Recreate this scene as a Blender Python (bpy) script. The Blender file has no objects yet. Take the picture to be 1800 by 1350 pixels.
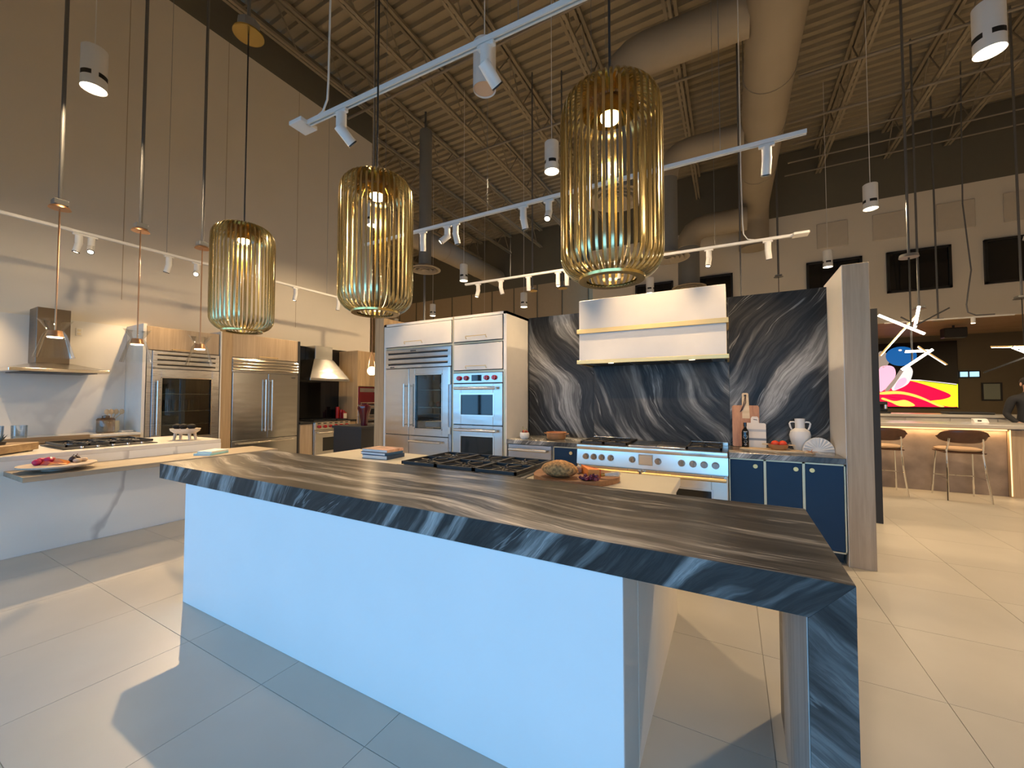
import bpy, bmesh, math, random
from mathutils import Vector, Matrix, Quaternion
random.seed(7)
R = math.radians
PI = math.pi
sc = bpy.context.scene
col = sc.collection

# ------------------------------------------------------------------ camera
cam = bpy.data.objects.new('camera', bpy.data.cameras.new('camera'))
col.objects.link(cam)
cam.data.sensor_width = 36.0
cam.data.lens = 14.034
cam.data.clip_end = 200
cam.location = (0, 0, 1.45)
cam.rotation_euler = (R(90 + 1.857), 0, R(28.72))
sc.camera = cam

# ------------------------------------------------------------------ exposure
sc.view_settings.view_transform = 'Standard'
sc.view_settings.look = 'None'
sc.view_settings.gamma = 1.0
sc.view_settings.exposure = 0.55
sc.view_settings.use_curve_mapping = False
try:
    sc.cycles.use_denoising = True
    sc.cycles.max_bounces = 8
    sc.cycles.diffuse_bounces = 4
    sc.cycles.transparent_max_bounces = 24
    sc.cycles.sample_clamp_indirect = 6.0
    sc.cycles.caustics_reflective = False
    sc.cycles.caustics_refractive = False
except Exception:
    pass

# ------------------------------------------------------------------ sky outside the shop windows (blue dusk)
SKY_STRENGTH = 2.95
w = bpy.data.worlds.new('dusk_sky')
sc.world = w
w.use_nodes = True
bg = w.node_tree.nodes['Background']
bg.inputs['Color'].default_value = (0.23, 0.57, 1.0, 1)
bg.inputs['Strength'].default_value = SKY_STRENGTH

WARM = (1.0, 0.66, 0.33)
WARM2 = (1.0, 0.72, 0.42)
CAN_W = 290.0
TRACK_W = 80.0
WASH_W = 96.0
FAR_CAN_W = 125.0

def add_light(kind, name, loc, power, color, parent=None, target=None, size=None, blend=0.6, radius=0.04):
    d = bpy.data.lights.new(name, kind)
    d.energy = power
    d.color = color
    if kind == 'SPOT':
        d.spot_size = R(size)
        d.spot_blend = blend
    if kind in ('SPOT', 'POINT'):
        d.shadow_soft_size = radius
    o = bpy.data.objects.new(name, d)
    col.objects.link(o)
    if parent is not None:
        o.parent = parent
    o.location = loc
    if target is not None:
        o.rotation_euler = Vector(target).to_track_quat('-Z', 'Y').to_euler()
    return o

# ------------------------------------------------------------------ materials
def mat_new(name):
    m = bpy.data.materials.new(name)
    m.use_nodes = True
    nt = m.node_tree
    return m, nt, nt.nodes['Principled BSDF']

def node(nt, typ, **kw):
    n = nt.nodes.new(typ)
    for k, v in kw.items():
        if k in n.inputs:
            n.inputs[k].default_value = v
        else:
            setattr(n, k, v)
    return n

def ramp(nt, stops, interp='LINEAR'):
    r = nt.nodes.new('ShaderNodeValToRGB')
    cr = r.color_ramp
    cr.interpolation = interp
    while len(cr.elements) > 1:
        cr.elements.remove(cr.elements[-1])
    cr.elements[0].position = stops[0][0]
    cr.elements[0].color = (*stops[0][1], 1)
    for p, c in stops[1:]:
        e = cr.elements.new(p)
        e.color = (*c, 1)
    return r

def plain(name, rgb, rough=0.5, metal=0.0, noise=0.0, nscale=8.0, spec=0.5, bump=0.0, bscale=60.0, coat=0.0):
    m, nt, b = mat_new(name)
    b.inputs['Roughness'].default_value = rough
    b.inputs['Metallic'].default_value = metal
    b.inputs['Specular IOR Level'].default_value = spec
    if coat:
        b.inputs['Coat Weight'].default_value = coat
    tc = node(nt, 'ShaderNodeTexCoord')
    n = node(nt, 'ShaderNodeTexNoise', Scale=nscale, Detail=4.0)
    nt.links.new(tc.outputs['Object'], n.inputs['Vector'])
    k = max(noise, 0.02)
    r = ramp(nt, [(0.3, tuple(c * (1 - k) for c in rgb)), (0.7, tuple(min(1, c * (1 + k)) for c in rgb))])
    nt.links.new(n.outputs['Fac'], r.inputs['Fac'])
    nt.links.new(r.outputs['Color'], b.inputs['Base Color'])
    if bump:
        n2 = node(nt, 'ShaderNodeTexNoise', Scale=bscale, Detail=3.0)
        nt.links.new(tc.outputs['Object'], n2.inputs['Vector'])
        bp = node(nt, 'ShaderNodeBump', Strength=bump, Distance=0.01)
        nt.links.new(n2.outputs['Fac'], bp.inputs['Height'])
        nt.links.new(bp.outputs['Normal'], b.inputs['Normal'])
    return m

def emit(name, rgb, strength):
    m, nt, b = mat_new(name)
    b.inputs['Base Color'].default_value = (*rgb, 1)
    b.inputs['Emission Color'].default_value = (*rgb, 1)
    b.inputs['Emission Strength'].default_value = strength
    return m

def wood(name, c1, c2, axis='Z', rough=0.45, scale=1.0):
    m, nt, b = mat_new(name)
    tc = node(nt, 'ShaderNodeTexCoord')
    mp = node(nt, 'ShaderNodeMapping')
    s = {'X': (0.6, 14, 14), 'Y': (14, 0.6, 14), 'Z': (14, 14, 0.6)}[axis]
    mp.inputs['Scale'].default_value = tuple(v * scale for v in s)
    nt.links.new(tc.outputs['Object'], mp.inputs['Vector'])
    n = node(nt, 'ShaderNodeTexNoise', Scale=1.6, Detail=7.0, Roughness=0.65, Distortion=0.5)
    nt.links.new(mp.outputs['Vector'], n.inputs['Vector'])
    r = ramp(nt, [(0.28, c1), (0.5, tuple((a + d) / 2 for a, d in zip(c1, c2))), (0.72, c2)])
    nt.links.new(n.outputs['Fac'], r.inputs['Fac'])
    nt.links.new(r.outputs['Color'], b.inputs['Base Color'])
    b.inputs['Roughness'].default_value = rough
    bp = node(nt, 'ShaderNodeBump', Strength=0.08, Distance=0.005)
    nt.links.new(n.outputs['Fac'], bp.inputs['Height'])
    nt.links.new(bp.outputs['Normal'], b.inputs['Normal'])
    return m

def dark_marble(name, normal, k=5.0, warp=0.5, wscale=0.9, rough=0.25, seed=(0, 0, 0), stretch=0.07, spec=0.5, gain=1.0, tint=(1.0, 1.0, 0.97), broad=0.42, light=0.20):
    """banded quartzite: broad dark and pale layers along `normal`, fine streaks and thin white veins, folded by low noise"""
    m, nt, b = mat_new(name)
    L = nt.links.new
    tc = node(nt, 'ShaderNodeTexCoord')
    off = node(nt, 'ShaderNodeVectorMath', operation='ADD')
    off.inputs[1].default_value = seed
    L(tc.outputs['Object'], off.inputs[0])
    cur = off.outputs[0]
    for sc_, am, dt in ((wscale, warp, 1.0), (wscale * 4.5, warp * 0.10, 2.0)):
        n1 = node(nt, 'ShaderNodeTexNoise', Scale=sc_, Detail=dt, Roughness=0.5)
        L(off.outputs[0], n1.inputs['Vector'])
        sub = node(nt, 'ShaderNodeVectorMath', operation='SUBTRACT')
        sub.inputs[1].default_value = (0.5, 0.5, 0.5)
        L(n1.outputs['Color'], sub.inputs[0])
        mul = node(nt, 'ShaderNodeVectorMath', operation='SCALE')
        mul.inputs['Scale'].default_value = am * 2
        L(sub.outputs[0], mul.inputs[0])
        add = node(nt, 'ShaderNodeVectorMath', operation='ADD')
        L(cur, add.inputs[0])
        L(mul.outputs[0], add.inputs[1])
        cur = add.outputs[0]
    n = Vector(normal).normalized()
    a = n.orthogonal().normalized()
    c = n.cross(a)
    def layer(kk, st, detail, rgh, shift):
        comb = node(nt, 'ShaderNodeCombineXYZ')
        for i, (v, s_) in enumerate(((n, kk), (a, kk * st), (c, kk * st))):
            d = node(nt, 'ShaderNodeVectorMath', operation='DOT_PRODUCT')
            d.inputs[1].default_value = v * s_
            L(cur, d.inputs[0])
            L(d.outputs['Value'], comb.inputs[i])
        ad = node(nt, 'ShaderNodeVectorMath', operation='ADD')
        ad.inputs[1].default_value = (shift, shift * 1.7, shift * 0.3)
        L(comb.outputs[0], ad.inputs[0])
        nn = node(nt, 'ShaderNodeTexNoise', Scale=1.0, Detail=detail, Roughness=rgh)
        L(ad.outputs[0], nn.inputs['Vector'])
        return nn.outputs['Fac']
    def tn(v):
        return tuple(v * t for t in tint)
    r1 = ramp(nt, [(0.30, tn(0.022)), (broad, tn(0.035)), (0.52, tn(0.085)), (0.60, tn(light)), (0.72, tn(light * 1.5))])
    L(layer(k * broad, stretch * 1.6, 3.0, 0.55, 0.0), r1.inputs['Fac'])
    r2 = ramp(nt, [(0.30, (0.35,) * 3), (0.45, (0.75,) * 3), (0.52, (1.25,) * 3), (0.58, (0.7,) * 3), (0.68, (1.8,) * 3)])
    L(layer(k * 1.6, stretch, 6.0, 0.62, 7.3), r2.inputs['Fac'])
    m1 = node(nt, 'ShaderNodeMix', data_type='RGBA', blend_type='MULTIPLY')
    m1.inputs['Factor'].default_value = 1.0
    L(r1.outputs['Color'], m1.inputs['A'])
    L(r2.outputs['Color'], m1.inputs['B'])
    r3 = ramp(nt, [(0.0, (0, 0, 0)), (0.600, (0, 0, 0)), (0.622, tn(0.18)), (0.640, (0, 0, 0)), (0.70, (0, 0, 0)), (0.72, tn(0.3)), (0.74, (0, 0, 0)), (1.0, (0, 0, 0))])
    L(layer(k * 0.9, stretch * 0.9, 4.0, 0.6, 3.9), r3.inputs['Fac'])
    m2 = node(nt, 'ShaderNodeMix', data_type='RGBA', blend_type='ADD')
    m2.inputs['Factor'].default_value = 1.0
    L(m1.outputs['Result'], m2.inputs['A'])
    L(r3.outputs['Color'], m2.inputs['B'])
    m3 = node(nt, 'ShaderNodeMix', data_type='RGBA', blend_type='MULTIPLY')
    m3.inputs['Factor'].default_value = 1.0
    m3.inputs['B'].default_value = (gain, gain, gain, 1)
    L(m2.outputs['Result'], m3.inputs['A'])
    L(m3.outputs['Result'], b.inputs['Base Color'])
    b.inputs['Roughness'].default_value = rough
    b.inputs['Specular IOR Level'].default_value = spec
    return m

def white_marble(name, base=(0.88, 0.86, 0.82), vein=(0.60, 0.58, 0.56), rough=0.3, seed=(0, 0, 0), scale=0.42):
    m, nt, b = mat_new(name)
    tc = node(nt, 'ShaderNodeTexCoord')
    off = node(nt, 'ShaderNodeMapping')
    off.inputs['Location'].default_value = seed
    off.inputs['Rotation'].default_value = (R(32), 0, 0)
    off.inputs['Scale'].default_value = (1.0, 1.0, 0.45)
    nt.links.new(tc.outputs['Object'], off.inputs['Vector'])
    n1 = node(nt, 'ShaderNodeTexNoise', Scale=scale, Detail=5.0, Roughness=0.5, Distortion=0.4)
    nt.links.new(off.outputs[0], n1.inputs['Vector'])
    r = ramp(nt, [(0.0, base), (0.470, base), (0.492, vein), (0.502, vein), (0.512, base), (1.0, base)])
    nt.links.new(n1.outputs['Fac'], r.inputs['Fac'])
    nt.links.new(r.outputs['Color'], b.inputs['Base Color'])
    b.inputs['Roughness'].default_value = rough
    return m

def steel(name, rgb=(0.60, 0.585, 0.56), rough=0.24, wav=0.25, wscale=(1.5, 1.5, 7.0)):
    """brushed sheet steel, slightly wavy so reflections bend"""
    m, nt, b = mat_new(name)
    b.inputs['Metallic'].default_value = 1.0
    b.inputs['Base Color'].default_value = (*rgb, 1)
    b.inputs['Anisotropic'].default_value = 0.6
    b.inputs['Anisotropic Rotation'].default_value = 0.25
    tg = node(nt, 'ShaderNodeTangent', direction_type='RADIAL', axis='Z')
    nt.links.new(tg.outputs[0], b.inputs['Tangent'])
    tc = node(nt, 'ShaderNodeTexCoord')
    mp = node(nt, 'ShaderNodeMapping')
    mp.inputs['Scale'].default_value = (4, 4, 220)
    nt.links.new(tc.outputs['Object'], mp.inputs['Vector'])
    n = node(nt, 'ShaderNodeTexNoise', Scale=1.0, Detail=3.0)
    nt.links.new(mp.outputs['Vector'], n.inputs['Vector'])
    mr = node(nt, 'ShaderNodeMapRange')
    mr.inputs['To Min'].default_value = rough * 0.85
    mr.inputs['To Max'].default_value = rough * 1.2
    nt.links.new(n.outputs['Fac'], mr.inputs['Value'])
    nt.links.new(mr.outputs['Result'], b.inputs['Roughness'])
    mp2 = node(nt, 'ShaderNodeMapping')
    mp2.inputs['Scale'].default_value = wscale
    nt.links.new(tc.outputs['Object'], mp2.inputs['Vector'])
    n2 = node(nt, 'ShaderNodeTexNoise', Scale=1.0, Detail=1.0)
    nt.links.new(mp2.outputs['Vector'], n2.inputs['Vector'])
    bp = node(nt, 'ShaderNodeBump', Strength=wav, Distance=0.02)
    nt.links.new(n2.outputs['Fac'], bp.inputs['Height'])
    nt.links.new(bp.outputs['Normal'], b.inputs['Normal'])
    return m

def clear_glass(name, tint=(0.96, 0.98, 0.97), rim=0.5, base=0.06):
    """thin glass: see-through face on, mirror-like towards grazing"""
    m = bpy.data.materials.new(name)
    m.use_nodes = True
    nt = m.node_tree
    nt.nodes.clear()
    out = node(nt, 'ShaderNodeOutputMaterial')
    t = node(nt, 'ShaderNodeBsdfTransparent', Color=(*tint, 1))
    g = node(nt, 'ShaderNodeBsdfGlossy', Roughness=0.02)
    lw = node(nt, 'ShaderNodeLayerWeight', Blend=0.25)
    mr = node(nt, 'ShaderNodeMapRange')
    mr.inputs['To Min'].default_value = base
    mr.inputs['To Max'].default_value = rim
    nt.links.new(lw.outputs['Fresnel'], mr.inputs['Value'])
    mx = node(nt, 'ShaderNodeMixShader')
    nt.links.new(mr.outputs['Result'], mx.inputs[0])
    nt.links.new(t.outputs[0], mx.inputs[1])
    nt.links.new(g.outputs[0], mx.inputs[2])
    nt.links.new(mx.outputs[0], out.inputs['Surface'])
    return m

M = {}
M['floor'] = plain('floor_porcelain', (0.46, 0.432, 0.378), 0.38, noise=0.05, nscale=2.2, spec=0.35)
M['grout'] = plain('floor_grout', (0.36, 0.33, 0.28), 0.8)
M['wall_cream'] = plain('cream_paint', (0.74, 0.68, 0.58), 0.85, noise=0.02, nscale=1.0, spec=0.2)
M['wall_dark'] = plain('charcoal_olive_paint', (0.15, 0.14, 0.11), 0.85, spec=0.2)
M['wall_beige'] = plain('beige_wall_panel', (0.44, 0.35, 0.24), 0.8, spec=0.2)
M['acoustic'] = plain('acoustic_fabric', (0.60, 0.54, 0.45), 0.9)
M['deck'] = plain('taupe_deck_paint', (0.34, 0.29, 0.21), 0.7, noise=0.06, nscale=1.0, spec=0.3)
M['joist'] = plain('taupe_joist_paint', (0.31, 0.265, 0.195), 0.6, spec=0.3)
M['duct'] = plain('taupe_duct_paint', (0.34, 0.29, 0.22), 0.6, noise=0.05, nscale=1.2, spec=0.3)
M['duct_grey'] = plain('grey_duct_paint', (0.20, 0.20, 0.19), 0.6, spec=0.3)
M['pipe'] = plain('taupe_pipe_paint', (0.26, 0.23, 0.19), 0.5)
M['white_metal'] = plain('white_powder_coat', (0.80, 0.79, 0.76), 0.4)
M['black_metal'] = plain('black_metal', (0.012, 0.012, 0.012), 0.45)
M['conduit'] = plain('grey_conduit', (0.16, 0.16, 0.16), 0.45, metal=0.3)
M['galv'] = plain('galvanised_box', (0.30, 0.31, 0.31), 0.4, metal=0.6)
M['copper'] = plain('copper_cap', (0.62, 0.36, 0.20), 0.35, metal=0.9)
M['gold'] = plain('gold_metal', (0.66, 0.50, 0.19), 0.24, metal=1.0)
M['gold_rib'] = plain('champagne_gold_rib', (0.62, 0.52, 0.28), 0.22, metal=1.0)
M['brass'] = plain('satin_brass', (0.80, 0.58, 0.26), 0.42, metal=0.85)
M['brass_pale'] = plain('pale_brass_trim', (0.62, 0.54, 0.36), 0.42, metal=0.65)
M['black_cord'] = plain('black_cord', (0.01, 0.01, 0.01), 0.6)
M['lacquer'] = plain('white_lacquer', (0.78, 0.75, 0.70), 0.35, spec=0.4)
M['panel_white'] = plain('white_island_panel', (0.80, 0.80, 0.80), 0.5, noise=0.02, nscale=2, spec=0.3)
M['panel_side'] = plain('greige_panel', (0.74, 0.69, 0.62), 0.5)
M['cream_top'] = plain('cream_worktop', (0.80, 0.73, 0.58), 0.3)
M['navy'] = plain('navy_lacquer', (0.006, 0.033, 0.085), 0.42, spec=0.3)
M['oak'] = wood('oak_vertical', (0.36, 0.24, 0.125), (0.56, 0.40, 0.23), 'Z')
M['oak_grey'] = wood('grey_oak_vertical', (0.37, 0.27, 0.175), (0.56, 0.43, 0.29), 'Z', 0.5)
M['oak_y'] = wood('grey_oak_lengthwise', (0.25, 0.205, 0.15), (0.40, 0.34, 0.26), 'Y', 0.5)
M['grey_wood'] = wood('grey_weathered_wood', (0.26, 0.25, 0.24), (0.48, 0.47, 0.45), 'Z', 0.5)
M['walnut_y'] = wood('brown_wood_lengthwise', (0.20, 0.125, 0.065), (0.36, 0.25, 0.14), 'Y', 0.5)
M['acacia'] = wood('acacia_board', (0.30, 0.12, 0.055), (0.56, 0.28, 0.13), 'Z', 0.45)
M['acacia_x'] = wood('acacia_round', (0.15, 0.06, 0.024), (0.36, 0.17, 0.07), 'X', 0.45)
M['pale_wood'] = wood('pale_wood', (0.56, 0.40, 0.22), (0.74, 0.58, 0.38), 'X', 0.5)
M['bowl_wood'] = wood('pale_turned_wood', (0.40, 0.32, 0.25), (0.60, 0.51, 0.42), 'Y', 0.5)
M['stone_left'] = dark_marble('quartzite_left', (0.85, 0, 0.42), k=10.0, warp=0.36, wscale=0.9, seed=(3.1, 0, 1.7), rough=0.38, spec=0.2, gain=0.95, light=0.20, broad=0.48)
M['stone_mid'] = dark_marble('quartzite_mid', (0.85, 0, 0.46), k=10.0, warp=0.32, wscale=0.8, seed=(8.3, 0, 4.1), rough=0.38, spec=0.2, gain=1.1, broad=0.48, tint=(1.0, 0.97, 0.90))
M['stone_right'] = dark_marble('quartzite_right', (-0.80, 0, 0.55), k=10.0, warp=0.36, wscale=0.8, seed=(1.9, 0, 7.3), rough=0.38, spec=0.2, gain=0.95, broad=0.48)
M['stone_top'] = dark_marble('quartzite_island', (0.10, 0.88, 0.10), k=19.0, warp=0.20, wscale=0.9, seed=(2.2, 5.1, 0.3), rough=0.28, spec=0.42, stretch=0.045, gain=1.25, tint=(1.0, 0.95, 0.88), light=0.26, broad=0.47)
M['stone_edge'] = dark_marble('quartzite_edge', (0.72, 0.1, -0.62), k=20.0, warp=0.16, wscale=1.6, seed=(6.2, 1.1, 2.3), rough=0.34, spec=0.35, stretch=0.07, gain=0.85, tint=(1.0, 0.98, 0.95), light=0.24, broad=0.5)
M['stone_leg'] = dark_marble('quartzite_leg', (0.62, 0.1, 0.66), k=13.0, warp=0.2, wscale=1.2, seed=(4.7, 3.3, 0.9), rough=0.34, spec=0.35, stretch=0.08, tint=(1.0, 0.98, 0.95), gain=0.6, broad=0.46)
M['stone_counter'] = dark_marble('quartzite_counter', (0.55, 0.5, -0.5), k=14.0, warp=0.22, wscale=1.3, seed=(9.2, 2.0, 1.1), rough=0.25, gain=1.3)
M['marble'] = white_marble('white_veined_marble', seed=(0.3, 0.55, 0.2), scale=0.85)
M['marble_splash'] = white_marble('white_veined_splash', base=(0.74, 0.72, 0.68), vein=(0.66, 0.64, 0.61), seed=(2.3, 1.35, 0.7), scale=0.7)
M['quartz'] = plain('white_quartz_top', (0.74, 0.71, 0.65), 0.25)
M['black_gloss'] = plain('black_glass_splash', (0.006, 0.006, 0.006), 0.06, spec=0.6)
M['black_glass'] = plain('black_oven_glass', (0.006, 0.007, 0.008), 0.04, spec=0.6)
M['charcoal'] = plain('charcoal_laminate', (0.035, 0.037, 0.04), 0.5)
M['steel'] = steel('brushed_steel')
M['steel_dark'] = steel('brushed_steel_grey', (0.44, 0.44, 0.455), 0.28)
M['steel_brown'] = steel('bronze_steel', (0.20, 0.17, 0.14), 0.35)
M['steel_bright'] = steel('polished_steel', (0.72, 0.67, 0.60), 0.22, 0.08)
M['knob_steel'] = plain('dark_knob_steel', (0.40, 0.36, 0.33), 0.25, metal=1.0)
M['chrome'] = plain('chrome', (0.82, 0.82, 0.82), 0.08, metal=1.0)
M['iron'] = plain('cast_iron', (0.018, 0.018, 0.018), 0.55, bump=0.1)
M['red_knob'] = plain('red_knob', (0.36, 0.008, 0.012), 0.25, coat=0.5)
M['inside'] = plain('fridge_liner', (0.10, 0.12, 0.125), 0.5)
M['inside_dark'] = plain('dark_liner', (0.025, 0.03, 0.032), 0.5)
M['pane'] = clear_glass('fridge_glass', (0.62, 0.70, 0.72), 0.6, 0.10)
M['glass'] = clear_glass('clear_glass', (0.97, 0.98, 0.97), 0.5, 0.04)
M['glass_frost'] = clear_glass('ribbed_tumbler_glass', (0.86, 0.90, 0.92), 0.7, 0.16)
M['glass_smoke'] = clear_glass('smoked_glass', (0.78, 0.66, 0.55), 0.5, 0.06)
M['amber'] = clear_glass('amber_acrylic', (0.80, 0.66, 0.36), 0.4, 0.10)
M['window_pane'] = clear_glass('window_glass', (0.97, 0.98, 0.98), 0.3, 0.03)
M['dark_window'] = plain('dark_window_glass', (0.008, 0.009, 0.010), 0.05, spec=0.6)
M['lens'] = emit('lamp_lens', (1.0, 0.80, 0.52), 14.0)
M['lens_dim'] = emit('lamp_lens_track', (1.0, 0.82, 0.56), 9.0)
M['bulb'] = emit('warm_bulb', (1.0, 0.70, 0.34), 26.0)
M['globe'] = emit('opal_globe', (1.0, 0.80, 0.46), 1.6)
M['led_bar'] = emit('led_bar', (1.0, 0.86, 0.66), 6.0)
M['led_strip'] = emit('led_strip', (1.0, 0.60, 0.25), 1.6)
M['unlit'] = plain('unlit_lens', (0.55, 0.42, 0.32), 0.4)
M['sky_reflection'] = emit('far_sky_reflection', (0.40, 0.72, 0.95), 0.9)  # glowing colour standing in for sky reflected on far glass
M['leather'] = plain('brown_leather', (0.085, 0.036, 0.020), 0.35, noise=0.1, nscale=20, bump=0.05)
M['tan_seat'] = plain('tan_leather_seat', (0.40, 0.25, 0.14), 0.45, bump=0.05)
M['bar_stone'] = plain('mottled_brown_stone', (0.27, 0.21, 0.17), 0.5, noise=0.3, nscale=3.5)
M['bar_top'] = plain('pale_bar_top', (0.55, 0.51, 0.45), 0.18)
M['brown_wall'] = plain('dark_brown_wall', (0.13, 0.10, 0.055), 0.35)
M['slat'] = wood('slat_wood', (0.30, 0.19, 0.09), (0.45, 0.31, 0.17), 'X', 0.5)
M['ceramic'] = plain('matt_white_ceramic', (0.76, 0.73, 0.68), 0.45)
M['terracotta'] = plain('terracotta_wood', (0.42, 0.19, 0.075), 0.5, noise=0.15, nscale=14)
M['tomato'] = plain('red_tomato', (0.72, 0.06, 0.02), 0.25)
M['wine_glass'] = plain('burgundy_glass', (0.10, 0.006, 0.016), 0.10, coat=0.6)
M['red_tin'] = plain('red_tin', (0.32, 0.012, 0.012), 0.35)
M['burgundy'] = plain('burgundy_gloss', (0.12, 0.008, 0.012), 0.12)
M['bread'] = plain('crusty_bread', (0.40, 0.20, 0.065), 0.75, noise=0.6, nscale=55, bump=0.8, bscale=70)
M['grape'] = plain('red_grape', (0.13, 0.012, 0.03), 0.3)
M['cheese'] = plain('orange_cheese', (0.78, 0.26, 0.05), 0.45)
M['red_rind'] = plain('red_rind', (0.60, 0.06, 0.02), 0.4)
M['pink'] = plain('pink_fruit', (0.50, 0.015, 0.085), 0.4, noise=0.3, nscale=40)
M['fig'] = plain('dark_fig', (0.035, 0.018, 0.02), 0.45)
M['mushroom'] = plain('pale_walnut_shell', (0.60, 0.45, 0.32), 0.6)
M['avocado'] = plain('black_avocado', (0.012, 0.011, 0.010), 0.75, spec=0.2, bump=0.5, bscale=60)
M['leaf_dark'] = plain('dark_succulent', (0.02, 0.035, 0.03), 0.5)
M['leaf_red'] = plain('red_succulent', (0.30, 0.05, 0.03), 0.5)
M['leaf_green'] = plain('green_succulent', (0.30, 0.30, 0.12), 0.5)
M['paper'] = plain('book_pages', (0.78, 0.76, 0.72), 0.7)
M['book_blue'] = plain('blue_book_cover', (0.03, 0.10, 0.20), 0.35)
M['book_navy'] = plain('navy_book_cover', (0.015, 0.04, 0.09), 0.35)
M['book_pic'] = plain('picture_book_cover', (0.62, 0.36, 0.24), 0.35, noise=0.5, nscale=14)
M['book_aqua'] = plain('aqua_book_cover', (0.35, 0.70, 0.78), 0.4)
M['book_yellow'] = plain('yellow_spine', (0.72, 0.70, 0.42), 0.4)
M['cream_label'] = plain('cream_label', (0.74, 0.66, 0.48), 0.5)
M['bottle_black'] = plain('black_bottle_glass', (0.006, 0.006, 0.007), 0.08, spec=0.6)
M['white_label'] = plain('white_label', (0.85, 0.85, 0.83), 0.5)
M['cream_board'] = plain('cream_marble_board', (0.76, 0.66, 0.54), 0.4, noise=0.05)
M['grey_band'] = plain('grey_inlay', (0.22, 0.21, 0.20), 0.4)
M['pale_band'] = plain('pale_grey_inlay', (0.48, 0.45, 0.42), 0.4)
M['skin'] = plain('skin', (0.50, 0.30, 0.21), 0.5)
M['cloth_dark'] = plain('dark_jacket', (0.018, 0.018, 0.02), 0.8, bump=0.1)
M['hair'] = plain('dark_hair', (0.012, 0.01, 0.008), 0.6)
M['pic_red'] = emit('screen_red', (0.95, 0.0, 0.045), 1.0)
M['pic_yellow'] = emit('screen_yellow_green', (0.70, 0.85, 0.02), 0.9)
M['pic_gold'] = emit('screen_gold', (1.0, 0.62, 0.10), 0.9)
M['pic_pink'] = emit('screen_pink', (0.85, 0.45, 0.62), 0.8)
M['pic_white'] = emit('screen_pale', (0.75, 0.72, 0.72), 0.8)
M['pic_blue'] = emit('screen_blue', (0.003, 0.075, 0.25), 1.0)
M['pic_grey'] = emit('screen_grey', (0.30, 0.24, 0.20), 0.7)
M['pic_violet'] = emit('screen_violet', (0.12, 0.06, 0.45), 0.35)
M['screen'] = plain('black_screen', (0.004, 0.003, 0.003), 0.15)
M['chart'] = plain('pale_green_print', (0.22, 0.25, 0.20), 0.3)

# ------------------------------------------------------------------ mesh helpers
ORG = {}

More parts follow.
